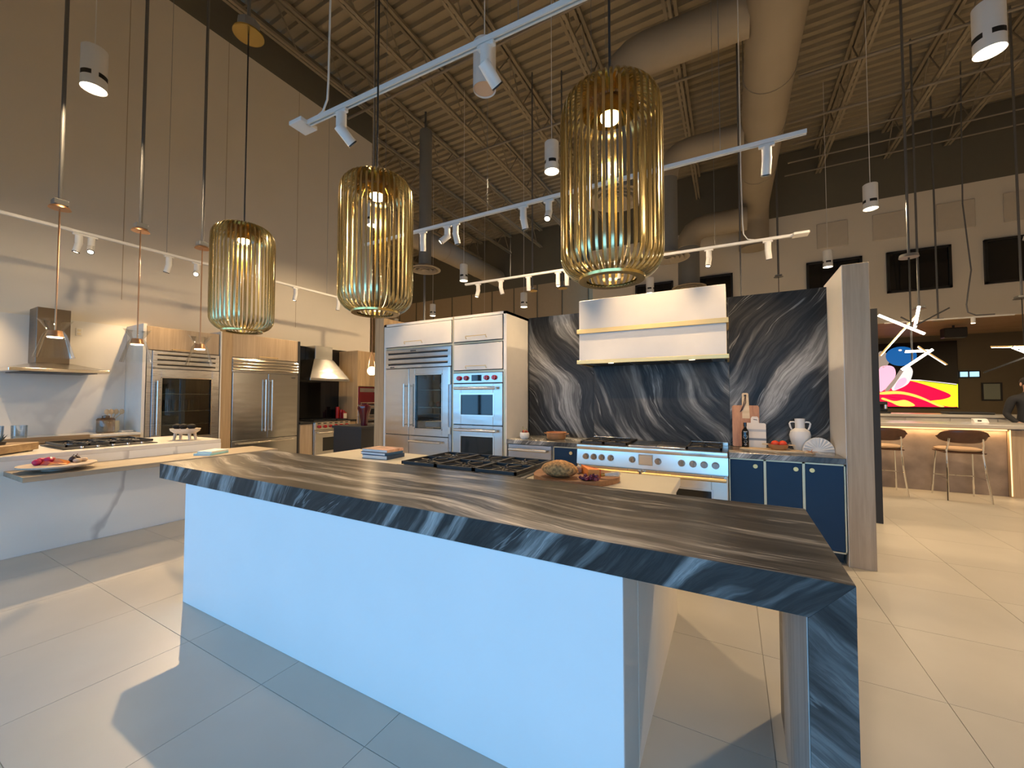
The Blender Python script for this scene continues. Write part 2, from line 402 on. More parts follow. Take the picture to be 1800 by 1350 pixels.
class MB:
    """collects shapes; build() links them as ONE mesh object. fr = (origin, u, v, w) frame"""
    def __init__(s, fr=None):
        s.bm = bmesh.new()
        s.fr = fr
    def P(s, p):
        if s.fr is None:
            return Vector(p)
        o, u, v, w = s.fr
        return o + u * p[0] + v * p[1] + w * p[2]
    def box(s, a0, a1, b0, b1, c0, c1, bev=0.0, seg=1):
        vs = [s.bm.verts.new(s.P((a, b, c))) for a in (a0, a1) for b in (b0, b1) for c in (c0, c1)]
        fs = [s.bm.faces.new([vs[i] for i in f]) for f in ((0, 1, 3, 2), (4, 6, 7, 5), (0, 4, 5, 1), (2, 3, 7, 6), (0, 2, 6, 4), (1, 5, 7, 3))]
        if bev:
            es = list({e for f in fs for e in f.edges})
            bmesh.ops.bevel(s.bm, geom=es, offset=bev, segments=seg, affect='EDGES', profile=0.5)
        return s
    def ring(s, c, x, y, r, n):
        return [s.bm.verts.new(c + x * (r * math.cos(2 * PI * i / n)) + y * (r * math.sin(2 * PI * i / n))) for i in range(n)]
    def skin(s, rings, closed=False, caps=True):
        n = len(rings[0])
        L = len(rings)
        for k in range(L if closed else L - 1):
            A, B = rings[k], rings[(k + 1) % L]
            for i in range(n):
                s.bm.faces.new((A[i], A[(i + 1) % n], B[(i + 1) % n], B[i]))
        if caps and not closed:
            s.bm.faces.new(rings[0][::-1])
            s.bm.faces.new(rings[-1])
    def cyl(s, p, q, r, r2=None, n=16, caps=True):
        p, q = s.P(p), s.P(q)
        d = (q - p).normalized()
        x = d.orthogonal().normalized()
        y = d.cross(x)
        s.skin([s.ring(p, x, y, r, n), s.ring(q, x, y, r if r2 is None else r2, n)], caps=caps)
        return s
    def tube(s, pts, r, n=8, closed=False):
        pts = [s.P(p) for p in pts]
        L = len(pts)
        rings = []
        x = None
        for i, p in enumerate(pts):
            if closed:
                d = (pts[(i + 1) % L] - pts[i - 1]).normalized()
            else:
                d = (pts[min(i + 1, L - 1)] - pts[max(i - 1, 0)]).normalized()
            x = d.orthogonal().normalized() if x is None else (x - d * x.dot(d)).normalized()
            rr = r[i] if isinstance(r, (list, tuple)) else r
            rings.append(s.ring(p, x, d.cross(x), rr, n))
        s.skin(rings, closed)
        return s
    def lathe(s, c, prof, n=24, caps=False, sx=1.0, sy=1.0, flute=0, fl=0.0):
        c = s.P(c)
        rings = []
        for r, z in prof:
            rg = []
            for i in range(n):
                a = 2 * PI * i / n
                rr = r * (1 + (fl * math.cos(flute * a) if flute else 0))
                rg.append(s.bm.verts.new(c + Vector((rr * math.cos(a) * sx, rr * math.sin(a) * sy, z))))
            rings.append(rg)
        s.skin(rings, caps=caps)
        return s
    def prism(s, poly, b0, b1):
        """polygon in (a, c) extruded along b"""
        A = [s.bm.verts.new(s.P((a, b0, c))) for a, c in poly]
        B = [s.bm.verts.new(s.P((a, b1, c))) for a, c in poly]
        n = len(poly)
        s.bm.faces.new(A)
        s.bm.faces.new(B[::-1])
        for i in range(n):
            s.bm.faces.new((A[i], B[i], B[(i + 1) % n], A[(i + 1) % n]))
        return s
    def prism_z(s, poly, c0, c1):
        A = [s.bm.verts.new(s.P((a, b, c0))) for a, b in poly]
        B = [s.bm.verts.new(s.P((a, b, c1))) for a, b in poly]
        n = len(poly)
        s.bm.faces.new(A)
        s.bm.faces.new(B[::-1])
        for i in range(n):
            s.bm.faces.new((A[i], B[i], B[(i + 1) % n], A[(i + 1) % n]))
        return s
    def hull(s, pts):
        vs = [s.bm.verts.new(s.P(p)) for p in pts]
        bmesh.ops.convex_hull(s.bm, input=vs)
        return s
    def ball(s, c, r, n=14, m=8):
        if not isinstance(r, (tuple, list)):
            r = (r, r, r)
        c = s.P(c)
        rings = []
        for k in range(1, m):
            t = PI * k / m
            rings.append([s.bm.verts.new(c + Vector((r[0] * math.sin(t) * math.cos(2 * PI * i / n), r[1] * math.sin(t) * math.sin(2 * PI * i / n), -r[2] * math.cos(t)))) for i in range(n)])
        s.skin(rings, caps=False)
        a = s.bm.verts.new(c - Vector((0, 0, r[2])))
        b = s.bm.verts.new(c + Vector((0, 0, r[2])))
        for i in range(n):
            s.bm.faces.new((a, rings[0][(i + 1) % n], rings[0][i]))
            s.bm.faces.new((b, rings[-1][i], rings[-1][(i + 1) % n]))
        return s
    def poly(s, pts):
        s.bm.faces.new([s.bm.verts.new(s.P(p)) for p in pts])
        return s
    def mesh(s, name, m, off=Vector((0, 0, 0)), sharp=35):
        bm = s.bm
        bmesh.ops.recalc_face_normals(bm, faces=bm.faces[:])
        me = bpy.data.meshes.new(name)
        for v in bm.verts:
            v.co -= off
        for f in bm.faces:
            f.smooth = True
        bm.to_mesh(me)
        bm.free()
        me.set_sharp_from_angle(angle=R(sharp))
        me.materials.append(m)
        return me
    def build(s, name, m, parent=None, loc=None, sharp=35):
        """verts are in world coordinates; the object's origin sits at its thing's origin"""
        if parent is not None:
            off = ORG.get(parent, Vector(parent.location))
        else:
            off = Vector(loc) if loc is not None else Vector((0, 0, 0))
        o = bpy.data.objects.new(name, s.mesh(name, m, off, sharp))
        col.objects.link(o)
        if parent is not None:
            o.parent = parent
        else:
            o.location = off
        ORG[o] = off
        return o

def tag(o, label, cat, group=None, kind=None):
    o['label'] = label
    o['category'] = cat
    if group:
        o['group'] = group
    if kind:
        o['kind'] = kind
    return o

def thing(name, label, cat, loc=(0, 0, 0), group=None):
    o = bpy.data.objects.new(name, None)
    o.empty_display_size = 0.1
    col.objects.link(o)
    o.location = loc
    ORG[o] = Vector(loc)
    return tag(o, label, cat, group)

def struct(o):
    o['kind'] = 'structure'
    return o

def dup_tree(root, loc=None, label=None):
    r = root.copy()
    col.objects.link(r)
    if loc is not None:
        r.location = loc
    if label:
        r['label'] = label
    for ch in list(root.children):
        c = ch.copy()
        col.objects.link(c)
        c.parent = r
        for g in list(ch.children):
            d = g.copy()
            col.objects.link(d)
            d.parent = c
    return r

X, Y, Z = Vector((1, 0, 0)), Vector((0, 1, 0)), Vector((0, 0, 1))
def back(o):     # faces the camera side (-y): u right, v out, w up
    return (Vector(o), X, -Y, Z)
def left(o):     # on the left wall, faces +x
    return (Vector(o), Y, X, Z)

# ================================================================== SETTING
DECK = 9.4
# floor of square porcelain tiles, each laid singly near the viewer
fb = MB().box(-24, 12, -5.2, 24, -0.12, -0.004)
floor = struct(fb.build('floor', M['grout']))
T = 0.745
gap = 0.0014
tm = MB().box(gap, T - gap, gap, T - gap, -0.004, 0.0).mesh('tile', M['floor'])
ix0, ix1, iy0, iy1 = -6, 9, -3, 12
for i in range(ix0, ix1):
    for j in range(iy0, iy1):
        o = bpy.data.objects.new('tile', tm)
        col.objects.link(o)
        o.parent = floor
        o.location = (-2.1 + T * i, 1.2 + T * j, 0)
f = MB()
for i in range(-30, 19):
    for j in range(-9, 31):
        if ix0 <= i < ix1 and iy0 <= j < iy1:
            continue
        x0, y0 = -2.1 + T * i, 1.2 + T * j
        if x0 > 11 or x0 < -23.6 or y0 < -5 or y0 > 23:
            continue
        f.box(x0 + gap, x0 + T - gap, y0 + gap, y0 + T - gap, -0.004, 0.0)
o = f.build('far_tiles', M['floor'], floor)
o['kind'] = 'stuff'

# walls
wl = struct(MB().box(-8.7, -8.5, -1.3, 7.55, 0, 8.38).build('wall_left', M['wall_cream']))
MB().box(-8.7, -8.5, -1.3, 7.55, 8.38, DECK).build('upper_band', M['wall_dark'], wl)
for y in (2.55, 4.0, 5.45):
    MB().box(-8.5, -8.497, y - 0.004, y + 0.004, 3.0, 8.38).build('panel_joint', M['wall_beige'], wl)
wb = struct(MB().box(-24, -4.8, 17.0, 17.2, 0, 6.75).build('wall_back', M['wall_beige']))
MB().box(-24, -4.8, 17.0, 17.2, 6.75, DECK).build('upper_band', M['wall_dark'], wb)
for k in range(12):
    xx = -19.2 + 1.25 * k
    MB().box(xx - 0.02, xx + 0.02, 16.97, 17.0, 0, 6.75).build('panel_joint', M['wall_dark'], wb)
wr = struct(MB().box(-4.8, 12, 15.5, 15.7, 3.62, 7.33).build('wall_upper', M['wall_cream']))
MB().box(-4.8, 12, 15.5, 15.7, 7.33, DECK).build('upper_band', M['wall_dark'], wr)
MB().box(-4.8, 2.6, 15.5, 15.7, 0, 3.62).build('lower_wall', M['wall_cream'], wr)
for k, x0 in enumerate((2.45, 3.79, 5.16, 6.45)):
    MB().box(x0, x0 + 0.76, 15.46, 15.5, 6.09, 6.87, 0.01).build('acoustic_panel', M['acoustic'], wr)
struct(MB().box(11.8, 12.0, -5, 24, 0, DECK).build('wall_right', M['wall_cream']))
struct(MB().box(-24, -23.8, 7.0, 17.2, 0, DECK).build('wall_far_left', M['wall_beige']))
struct(MB().box(-24, -8.7, 7.35, 7.55, 0, DECK).build('wall_return', M['wall_cream']))
struct(MB().box(2.6, 12, 19.5, 19.7, 0, 3.8).build('wall_bar', M['brown_wall']))
struct(MB().box(2.4, 2.6, 15.7, 19.7, 0, 3.8).build('wall_bar_side', M['brown_wall']))
# shop front behind the camera: piers, sill and lintel around three tall openings
FY = -1.3
wf = struct(MB().box(-8.7, 12, FY - 0.2, FY, 2.75, DECK).build('wall_front', M['wall_cream']))
MB().box(-8.7, 12, FY - 0.2, FY, 0, 0.10).build('sill', M['wall_cream'], wf)
OPEN = [(-8.2, -5.2), (-4.9, -1.9), (-1.6, 2.8)]
edges = [-8.7, -8.2, -5.2, -4.9, -1.9, -1.6, 2.8, 12]
for a, b_ in zip(edges[::2], edges[1::2]):
    MB().box(a, b_, FY - 0.2, FY, 0.10, 2.75).build('pier', M['wall_cream'], wf)
for k, (a, b_) in enumerate(OPEN):
    fr = MB()
    y0, y1 = FY - 0.14, FY - 0.06
    fr.box(a, a + 0.06, y0, y1, 0.10, 2.75).box(b_ - 0.06, b_, y0, y1, 0.10, 2.75)
    fr.box(a, b_, y0, y1, 2.69, 2.75).box(a, b_, y0, y1, 0.10, 0.16)
    fr.box((a + b_) / 2 - 0.03, (a + b_) / 2 + 0.03, y0, y1, 0.16, 2.69)
    wnd = struct(fr.build('window_%d' % (k + 1), M['black_metal']))
    MB().box(a + 0.06, b_ - 0.06, FY - 0.104, FY - 0.098, 0.16, 2.69).build('pane', M['window_pane'], wnd)
    pl = bpy.data.lights.new('window_portal', 'AREA')
    pl.shape = 'RECTANGLE'
    pl.size, pl.size_y = b_ - a, 2.6
    pl.cycles.is_portal = True
    po = bpy.data.objects.new('window_portal', pl)
    col.objects.link(po)
    po.location = ((a + b_) / 2, FY - 0.2, 1.42)
    po.rotation_euler = (R(90), 0, 0)
# upper dark windows of the far wall
for k, (x0, x1) in enumerate(((-3.12, -1.78), (-1.24, 0.12), (2.16, 3.52), (4.07, 5.42), (6.05, 7.40))):
    fr = MB()
    z0, z1 = 4.48, 5.68
    for a, b_, c, d in ((x0, x1, z0, z0 + 0.06), (x0, x1, z1 - 0.06, z1), (x0, x0 + 0.06, z0, z1), (x1 - 0.06, x1, z0, z1)):
        fr.box(a, b_, 15.42, 15.5, c, d)
    wnd = struct(fr.build('window_%d' % (k + 4), M['black_metal']))
    MB().box(x0 + 0.05, x1 - 0.05, 15.46, 15.49, z0 + 0.05, z1 - 0.05).build('pane', M['dark_window'], wnd)

# corrugated steel roof deck (ribs run along x)
me_v, me_f = [], []
pitch, h = 0.25, 0.075
y, prof = -5.2, []
while y < 24:
    prof += [(y, DECK), (y + 0.10, DECK), (y + 0.125, DECK + h), (y + 0.225, DECK + h)]
    y += pitch
for (yy, zz) in prof:
    me_v += [(-24, yy, zz), (12, yy, zz)]
for k in range(len(prof) - 1):
    me_f.append((2 * k, 2 * k + 1, 2 * k + 3, 2 * k + 2))
me = bpy.data.meshes.new('ceiling')
me.from_pydata(me_v, [], me_f)
me.materials.append(M['deck'])
ceil = struct(bpy.data.objects.new('ceiling', me))
col.objects.link(ceil)
MB().box(-24, 12, -5.2, 24, DECK + 0.12, DECK + 0.3).build('roof_slab', M['deck'], ceil)

# soffit over the bar niche with thin timber slats
sf = struct(MB().box(2.6, 12, 15.7, 19.5, 3.70, 3.80).build('ceiling_bar', M['brown_wall']))
s_ = MB()
yy = 15.55
while yy < 19.4:
    s_.box(2.6, 12, yy, yy + 0.07, 3.60, 3.70)
    yy += 0.13
o = s_.build('slat_ceiling', M['slat'], sf)
o['kind'] = 'stuff'

# open-web steel joists along y
def joist_mesh():
    b = MB()
    for dx in (-0.075, 0.015):
        b.box(dx, dx + 0.06, 0, 24, 0.0, 0.012).box(dx if dx < 0 else dx + 0.048, dx + 0.012 if dx < 0 else dx + 0.06, 0, 24, 0.0, 0.06)
    return b
JZ, JT = 8.5, 9.36
bot = joist_mesh().mesh('bottom_chord', M['joist'])
top = MB()
for dx in (-0.085, 0.02):
    top.box(dx, dx + 0.065, 0, 24, JT - JZ - 0.065, JT - JZ)
top = top.mesh('top_chord', M['joist'])
JS = 1.16
webA = MB().cyl((0, 0, 0.02), (0, JS / 2, JT - JZ - 0.03), 0.016, n=6).mesh('web_bar', M['joist'])
webB = MB().cyl((0, JS / 2, JT - JZ - 0.03), (0, JS, 0.02), 0.016, n=6).mesh('web_bar', M['joist'])
jx = [-17.9, -16.2, -14.5, -12.8, -11.1, -9.4, -7.75, -6.0, -4.37, -2.64, -0.91, 0.82, 2.52, 4.14, 5.43, 7.1]
names = ['farthest left', 'second from the far left', 'third from the far left', 'fourth from the far left', 'fifth from the far left', 'just beyond the end of the tall cream wall',
         'running along the tall cream wall', 'second from the tall cream wall', 'third from the tall cream wall', 'fourth from the tall cream wall',
         'above the rightmost cage lamp', 'hidden above the big round duct', 'first right of the big round duct', 'second right of the big round duct', 'third right of the big round duct', 'farthest right']
for n_, x in zip(names, jx):
    t = thing('roof_joist', 'taupe open web steel roof joist, ' + n_, 'joist', (x, -2 if x > -8.6 else 7.6, JZ), 'steel joists under the roof deck')
    y_end = (15.5 if x > -4.8 else 17.0)
    L = y_end - t.location.y
    for me in (bot, top):
        o = bpy.data.objects.new(me.name, me)
        col.objects.link(o)
        o.parent = t
        o.scale = (1, L / 24, 1)
    k0 = 4 if x > -8.6 else 0
    n = int(L / JS)
    for k in range(k0, n):
        for me in (webA, webB):
            o = bpy.data.objects.new('web_bar', me)
            col.objects.link(o)
            o.parent = t
            o.location = (0, k * JS, 0)

# thin pipes under the joists
pz = 8.42
for y, n_, x0, x1 in ((10.45, 'nearest of the right hand pipes', 1.4, 11), (12.1, 'second of the right hand pipes', 1.4, 11), (13.2, 'third of the right hand pipes', 1.6, 11),
                      (14.2, 'fourth of the right hand pipes', 1.6, 11), (15.0, 'along the dark band of the far wall', 1.6, 11), (6.6, 'crossing left of the big duct', -8.3, 0.2), (9.3, 'second crossing left of the big duct', -8.3, 0.2), (12.6, 'third crossing left of the big duct', -8.3, 0.2)):
    p_ = MB().cyl((x0, y, pz), (x1, y, pz), 0.03 if y < 13 else 0.022, n=8).build('ceiling_pipe', M['pipe'], None, (x0, y, pz))
    tag(p_, 'thin painted pipe slung under the roof joists, ' + n_, 'pipe', 'pipes under the joists')

# round ducts
def seg_rings(b, pts, r, n=28):
    b.tube(pts, r, n)
dk = thing('main_duct', 'big round taupe duct with three dropping branches, beside the rightmost cage lamp', 'duct', (0.72, 2.0, 7.5))
b = MB()
path = [(0.72, 1.5, 7.5), (0.72, 14.2, 7.5)] 
arc = [(0.72, 14.2 + 0.6 * math.sin(a), 7.5 - 0.6 + 0.6 * math.cos(a)) for a in [R(x) for x in (18, 36, 54, 72, 90)]]
b.tube(path + arc + [(0.72, 14.8, 6.2)], 0.42, 32)
b.build('duct_run', M['duct'], dk)
for yy in (3.5, 5.5, 8.6, 10.3, 12.2):
    MB().cyl((0.72, yy, 7.5), (0.72, yy + 0.06, 7.5), 0.436, n=32).build('joint_band', M['duct'], dk)
for yy in (5.5, 8.6, 12.2):
    MB().tube([(0.30, yy + .03, 7.5), (0.30, yy + .03, DECK)], 0.012, 6).build('hanger_rod', M['pipe'], dk)
def branch(y, xe, zdrop, zz, rr=0.33, x0=0.35, rdiff=0.5):
    pts = [(x0, y, zz), (xe + 0.5, y, zz)]
    pts += [(xe + 0.5 - 0.5 * math.sin(R(a)), y, zz - 0.5 + 0.5 * math.cos(R(a))) for a in (22, 45, 67, 90)]
    t = MB().tube(pts + [(xe, y, zz - 0.62)], rr, 24).build('branch', M['duct'], dk)
    MB().cyl((xe, y, zz - 0.62), (xe, y, zdrop + 0.06), rr * 0.92, n=24).build('drop', M['duct_grey'], t)
    d = MB().lathe((xe, y, zdrop), [(rdiff * 0.55, 0.08), (rdiff, 0.0), (rdiff, -0.015), (rdiff * 0.9, -0.02), (rdiff * 0.75, 0.03)], 32)
    for q in (0.62, 0.4, 0.2):
        d.lathe((xe, y, zdrop), [(rdiff * q, 0.02), (rdiff * (q + 0.12), -0.02), (rdiff * (q + 0.10), -0.03), (rdiff * (q - 0.02), 0.01)], 32)
    d.build('diffuser', M['duct'], t)
branch(7.2, -1.75, 5.05, 7.55)
branch(10.3, -1.3, 4.85, 7.4, 0.26)
branch(13.6, -1.1, 4.9, 6.75, 0.34, 0.5)
dl = thing('left_duct', 'long round taupe duct receding far left of the ceiling', 'duct', (-10.0, 8.0, 7.3))
MB().tube([(-10.0, 8.0, 7.3), (-10.0, 16.8, 7.3)], 0.40, 24).build('duct_run', M['duct'], dl)
for yy in (8.5, 12.5, 15):
    MB().tube([(-10.0, yy, 7.68), (-10.0, yy, DECK)], 0.012, 6).build('hanger_rod', M['pipe'], dl)
for yy in (10, 12.5, 15):
    MB().cyl((-10.0, yy, 7.3), (-10.0, yy + 0.06, 7.3), 0.415, n=24).build('joint_band', M['duct'], dl)
t = thing('drop_duct', 'grey vertical duct drop with a round outlet between two cage lamps', 'duct', (-6.9, 7.9, 4.75))
MB().cyl((-6.9, 7.9, 4.85), (-6.9, 7.9, 8.4), 0.16, n=16).build('drop', M['duct_grey'], t)
d = MB().lathe((-6.9, 7.9, 4.75), [(0.2, 0.1), (0.40, 0.0), (0.40, -0.015), (0.34, -0.02), (0.28, 0.02)], 28).build('diffuser', M['duct'], t)
for q in (0.24, 0.14, 0.04):
    MB().lathe((-6.9, 7.9, 4.75), [(q, 0.02), (q + 0.05, -0.02), (q + 0.04, -0.03), (q - 0.01, 0.01)], 28).build('diffuser_ring', M['duct'], d)

# ================================================================== MAIN ISLAND
SX0, SX1, SY0, SY1, SZ0, SZ1 = -3.84, 0.287, 1.40, 2.245, 0.832, 0.942
isl = thing('stone_island', 'long white island with a thick dark veined stone top and waterfall leg', 'island', (-1.8, 1.8, 0))
MB().box(SX0, SX1, SY0 + 0.004, SY1, SZ0 + 0.002, SZ1).build('worktop', M['stone_top'], isl)
MB().box(SX0, SX1, SY0, SY0 + 0.0035, SZ0, SZ1 - 0.0005).build('worktop_edge', M['stone_edge'], isl)
MB().prism([(SX1 - 0.107, SZ0 - 0.001), (SX1, SZ0 - 0.001), (SX1, 0.0), (SX1 - 0.107, 0.0)], SY0, SY1).build('waterfall_leg', M['stone_leg'], isl)
MB().prism([(SX1 - 0.105, SZ0 - 0.001), (SX1 + 0.0004, SZ1 - 0.002), (SX1 + 0.0004, SZ0 - 0.001)], SY0 - 0.001, SY0 + 0.003).build('mitre_corner', M['stone_leg'], isl)
MB().box(SX1 - 0.1105, SX1 - 0.1075, SY0 + 0.003, 2.06, 0, SZ0 - 0.002).build('leg_lining', M['grey_wood'], isl)
MB().box(-3.43, -0.335, SY0 + 0.002, SY0 + 0.02, 0, SZ0 - 0.001, 0.002).build('front_panel', M['panel_white'], isl)
MB().box(-3.43, -0.336, SY0 + 0.021, 1.65, 0, SZ0 - 0.001).build('carcass', M['panel_side'], isl)

# second, cream topped island behind it
i2 = thing('cream_island', 'lower cream topped cooking island behind the dark stone top', 'island', (-1.9, 2.6, 0))
MB().box(-3.43, -0.335, 1.652, 2.93, 0, 0.83).build('carcass', M['panel_side'], i2)
MB().box(-3.46, -0.31, SY1 + 0.003, 2.95, 0.845, 0.90, 0.004).build('worktop', M['cream_top'], i2)
MB().box(-3.45, -0.32, SY1 + 0.003, 2.945, 0.83, 0.846).build('top_rail', M['lacquer'], i2)

# big black gas rangetop in it
CT = thing('rangetop', 'wide black cast iron gas rangetop set in the cream island', 'cooktop', (-1.72, 2.65, 0.90))
cx0, cx1, cy0, cy1, cz = -2.27, -1.225, 2.26, 2.93, 0.901
MB().box(cx0 - 0.02, cx1 + 0.0, cy0, cy1 + 0.03, cz, cz + 0.014, 0.004).build('steel_tray', M['steel_dark'], CT)
MB().box(cx0, cx1 - 0.01, cy0 + 0.06, cy1 + 0.01, cz + 0.014, cz + 0.018).build('burner_pan', M['black_metal'], CT)
MB().box(cx0 - 0.02, cx1, cy0, cy0 + 0.055, cz + 0.014, cz + 0.028, 0.004).build('front_trim', M['steel'], CT)
def grate(b, x0, x1, y0, y1, z):
    tt = 0.014
    for a in (x0, x1 - tt):
        b.box(a, a + tt, y0, y1, z - 0.024, z)
    for a in (y0, y1 - tt, (y0 + y1) / 2 - tt / 2):
        b.box(x0, x1, a, a + tt, z - 0.024, z)
    for yc in ((y0 * 3 + y1) / 4, (y0 + 3 * y1) / 4):
        xc = (x0 + x1) / 2
        for k in range(8):
            a = k * PI / 4 + PI / 8
            ri, ro = 0.035, 0.5 * min(x1 - x0, (y1 - y0) / 2) * (1.02 if k % 1 == 0 else 1)
            p = (xc + ri * math.cos(a), yc + ri * math.sin(a), z - 0.006)
            q = (xc + ro * math.cos(a), yc + ro * math.sin(a), z - 0.010)
            b.cyl(p, q, 0.0065, n=6)
nw = (cx1 - cx0 - 0.03) / 3
for k in range(3):
    x0 = cx0 + 0.01 + k * nw
    b = MB()
    grate(b, x0, x0 + nw - 0.004, cy0 + 0.07, cy1, cz + 0.052)
    b.build('grate', M['iron'], CT)
    for yc in (0.25, 0.75):
        c = (x0 + nw / 2, cy0 + 0.07 + (cy1 - cy0 - 0.07) * yc, cz + 0.018)
        MB().lathe(c, [(0.05, 0), (0.05, 0.006), (0.034, 0.008), (0.034, 0.016), (0.0, 0.018)], 18).build('burner', M['black_metal'], CT)

# books on the cream island
def book(name, label, c, sx, sy, z0, hgt, rot, cover, spine=None, group='books stacked on the cream island'):
    t = thing(name, label, 'book', (c[0], c[1], z0), group)
    ca, sa = math.cos(R(rot)), math.sin(R(rot))
    fr = (Vector((c[0], c[1], z0)), Vector((ca, sa, 0)), Vector((-sa, ca, 0)), Z)
    MB(fr).box(-sx / 2, sx / 2, -sy / 2, sy / 2, 0.0, 0.003).build('back_cover', cover, t)
    MB(fr).box(-sx / 2, sx / 2, -sy / 2, sy / 2, hgt - 0.003, hgt).build('front_cover', cover, t)
    MB(fr).box(-sx / 2 + 0.004, sx / 2 - 0.005, -sy / 2 + 0.005, sy / 2 - 0.005, 0.003, hgt - 0.003).build('pages', M['paper'], t)
    MB(fr).box(sx / 2 - 0.003, sx / 2, -sy / 2, sy / 2, 0.003, hgt - 0.003).build('spine', spine or cover, t)
    return t
book('cookbook', 'thick blue cookbook, lowest of the stack on the cream island', (-2.78, 2.64), 0.29, 0.23, 0.901, 0.034, 4, M['book_navy'])
book('cookbook', 'blue cookbook, middle of the stack on the cream island', (-2.80, 2.64), 0.30, 0.22, 0.936, 0.022, 1, M['book_blue'])
bk = book('cookbook', 'picture covered cookbook, top of the stack on the cream island', (-2.80, 2.65), 0.30, 0.21, 0.959, 0.024, 3, M['book_pic'])

# round bread board and food
bd = MB()
pts = []
for k in range(40):
    a = 2 * PI * k / 40
    rr = 0.255 * (1 + 0.025 * math.sin(3 * a + 1) + 0.015 * math.sin(7 * a))
    pts.append((-0.93 + rr * 1.12 * math.cos(a), 2.575 + rr * math.sin(a)))
bd.prism_z(pts, 0.901, 0.935)
tag(bd.build('bread_board', M['acacia_x'], None, (-0.93, 2.575, 0.901)), 'round live edge wooden board holding bread and cheese', 'board')
br = MB().ball((-0.985, 2.44, 0.982), (0.125, 0.085, 0.05), 20, 12)
for v in br.bm.verts:
    a = v.co
    v.co += Vector((random.uniform(-1, 1), random.uniform(-1, 1), random.uniform(-1, 1))) * 0.003
    if a.z < 0.937:
        v.co.z = 0.9365
    if a.z > 1.015:
        v.co.z += 0.006 * math.cos(18 * (a.x + 0.985))
tag(br.build('bread_loaf', M['bread'], None, (-0.985, 2.44, 0.9365)), 'seeded crusty bread loaf on the round wooden board', 'bread')
t = thing('cheese_wedge', 'orange cheese wedge with a red rind behind the loaf', 'cheese', (-0.82, 2.56, 0.9365))
MB().prism_z([(-0.90, 2.63), (-0.735, 2.51), (-0.80, 2.47)], 0.9365, 0.988).build('paste', M['cheese'], t)
MB().prism_z([(-0.90, 2.634), (-0.733, 2.512), (-0.735, 2.507), (-0.902, 2.63)], 0.9365, 0.990).build('rind', M['red_rind'], t)
def bunch(name, label, cat, c, n, r, spread, m, z0):
    t = thing(name, label, cat, (c[0], c[1], z0))
    me = MB().ball((0, 0, 0), r, 8, 6).mesh('grape', m)
    for k in range(n):
        o = bpy.data.objects.new('grape', me)
        col.objects.link(o)
        o.parent = t
        a, q = random.uniform(0, 2 * PI), math.sqrt(random.random())
        o.location = (spread[0] * q * math.cos(a), spread[1] * q * math.sin(a), r + random.choice((0, 0, r * 1.3)))
    MB().cyl((c[0], c[1], z0 + r * 2), (c[0] + 0.03, c[1] + 0.01, z0 + r * 3.6), 0.002, n=6).build('stem', M['fig'], t)
    return t
bunch('grape_bunch', 'bunch of dark red grapes at the front of the round board', 'grapes', (-0.775, 2.405), 26, 0.0115, (0.072, 0.03), M['grape'], 0.9365)
bunch('nut_pile', 'small pile of pale nuts behind the bread loaf', 'nuts', (-0.95, 2.60), 12, 0.015, (0.06, 0.035), M['mushroom'], 0.9365)
t = thing('cheese_knife', 'cheese knife with a pale wooden handle on the round board', 'knife', (-0.72, 2.50, 0.9365))
MB().tube([(-0.703, 2.491, 0.962), (-0.68, 2.506, 0.963), (-0.65, 2.521, 0.965), (-0.628, 2.536, 0.966), (-0.618, 2.541, 0.966)], [0.009, 0.012, 0.014, 0.017, 0.008], 10).build('handle', M['bowl_wood'], t)
MB().cyl((-0.722, 2.478, 0.960), (-0.703, 2.491, 0.962), 0.010, n=10).build('ferrule', M['gold'], t)
MB().hull([(-0.74, 2.47, 0.945), (-0.74, 2.47, 0.960), (-0.775, 2.42, 0.965), (-0.738, 2.468, 0.945), (-0.738, 2.468, 0.960), (-0.773, 2.42, 0.972)]).build('blade', M['steel_bright'], t)

# ================================================================== BACK KITCHEN RUN
# tall white cabinet with fridge and ovens
YF = 4.40
tc_ = thing('tall_cabinet', 'tall white lacquer cabinet housing the fridge and the double oven', 'cabinet', (-3.55, 4.7, 0))
b = MB()
b.box(-4.64, -4.595, YF, 5.04, 0, 2.55).box(-3.345, -3.315, YF, 5.04, 0, 2.55).box(-2.535, -2.49, YF, 5.04, 0, 2.55)
b.box(-4.64, -2.49, YF, 5.04, 2.515, 2.55).box(-4.64, -2.49, 5.01, 5.04, 0, 2.55)
b.box(-4.595, -3.345, YF + 0.02, 5.0, 2.155, 2.185).box(-3.315, -2.535, YF + 0.02, 5.0, 1.775, 1.80)
b.build('carcass', M['lacquer'], tc_)
MB().box(-4.595, -3.345, YF + 0.0, YF + 0.02, 2.16, 2.185).box(-3.315, -2.535, YF, YF + 0.02, 1.775, 1.80).box(-3.315, -2.535, YF, YF + 0.02, 2.165, 2.185).build('brass_rail', M['brass_pale'], tc_)
MB().box(-3.34, -3.32, YF - 0.004, YF, 0.1, 2.55).box(-2.53, -2.505, YF - 0.004, YF, 0.1, 1.80).build('brass_edge', M['brass_pale'], tc_)
def cab_door(parent, x0, x1, z0, z1, hx0, hx1, hz):
    d = MB().box(x0, x1, YF - 0.016, YF - 0.001, z0, z1, 0.003).build('door', M['lacquer'], parent)
    MB().tube([(hx0, YF - 0.016, hz - 0.028), (hx0, YF - 0.036, hz - 0.028 + 0.002), (hx0, YF - 0.040, hz), (hx1, YF - 0.040, hz), (hx1, YF - 0.036, hz - 0.026), (hx1, YF - 0.016, hz - 0.028)], 0.005, 6).build('handle', M['brass'], d)
cab_door(tc_, -4.60, -3.352, 2.195, 2.505, -4.20, -3.87, 2.26)
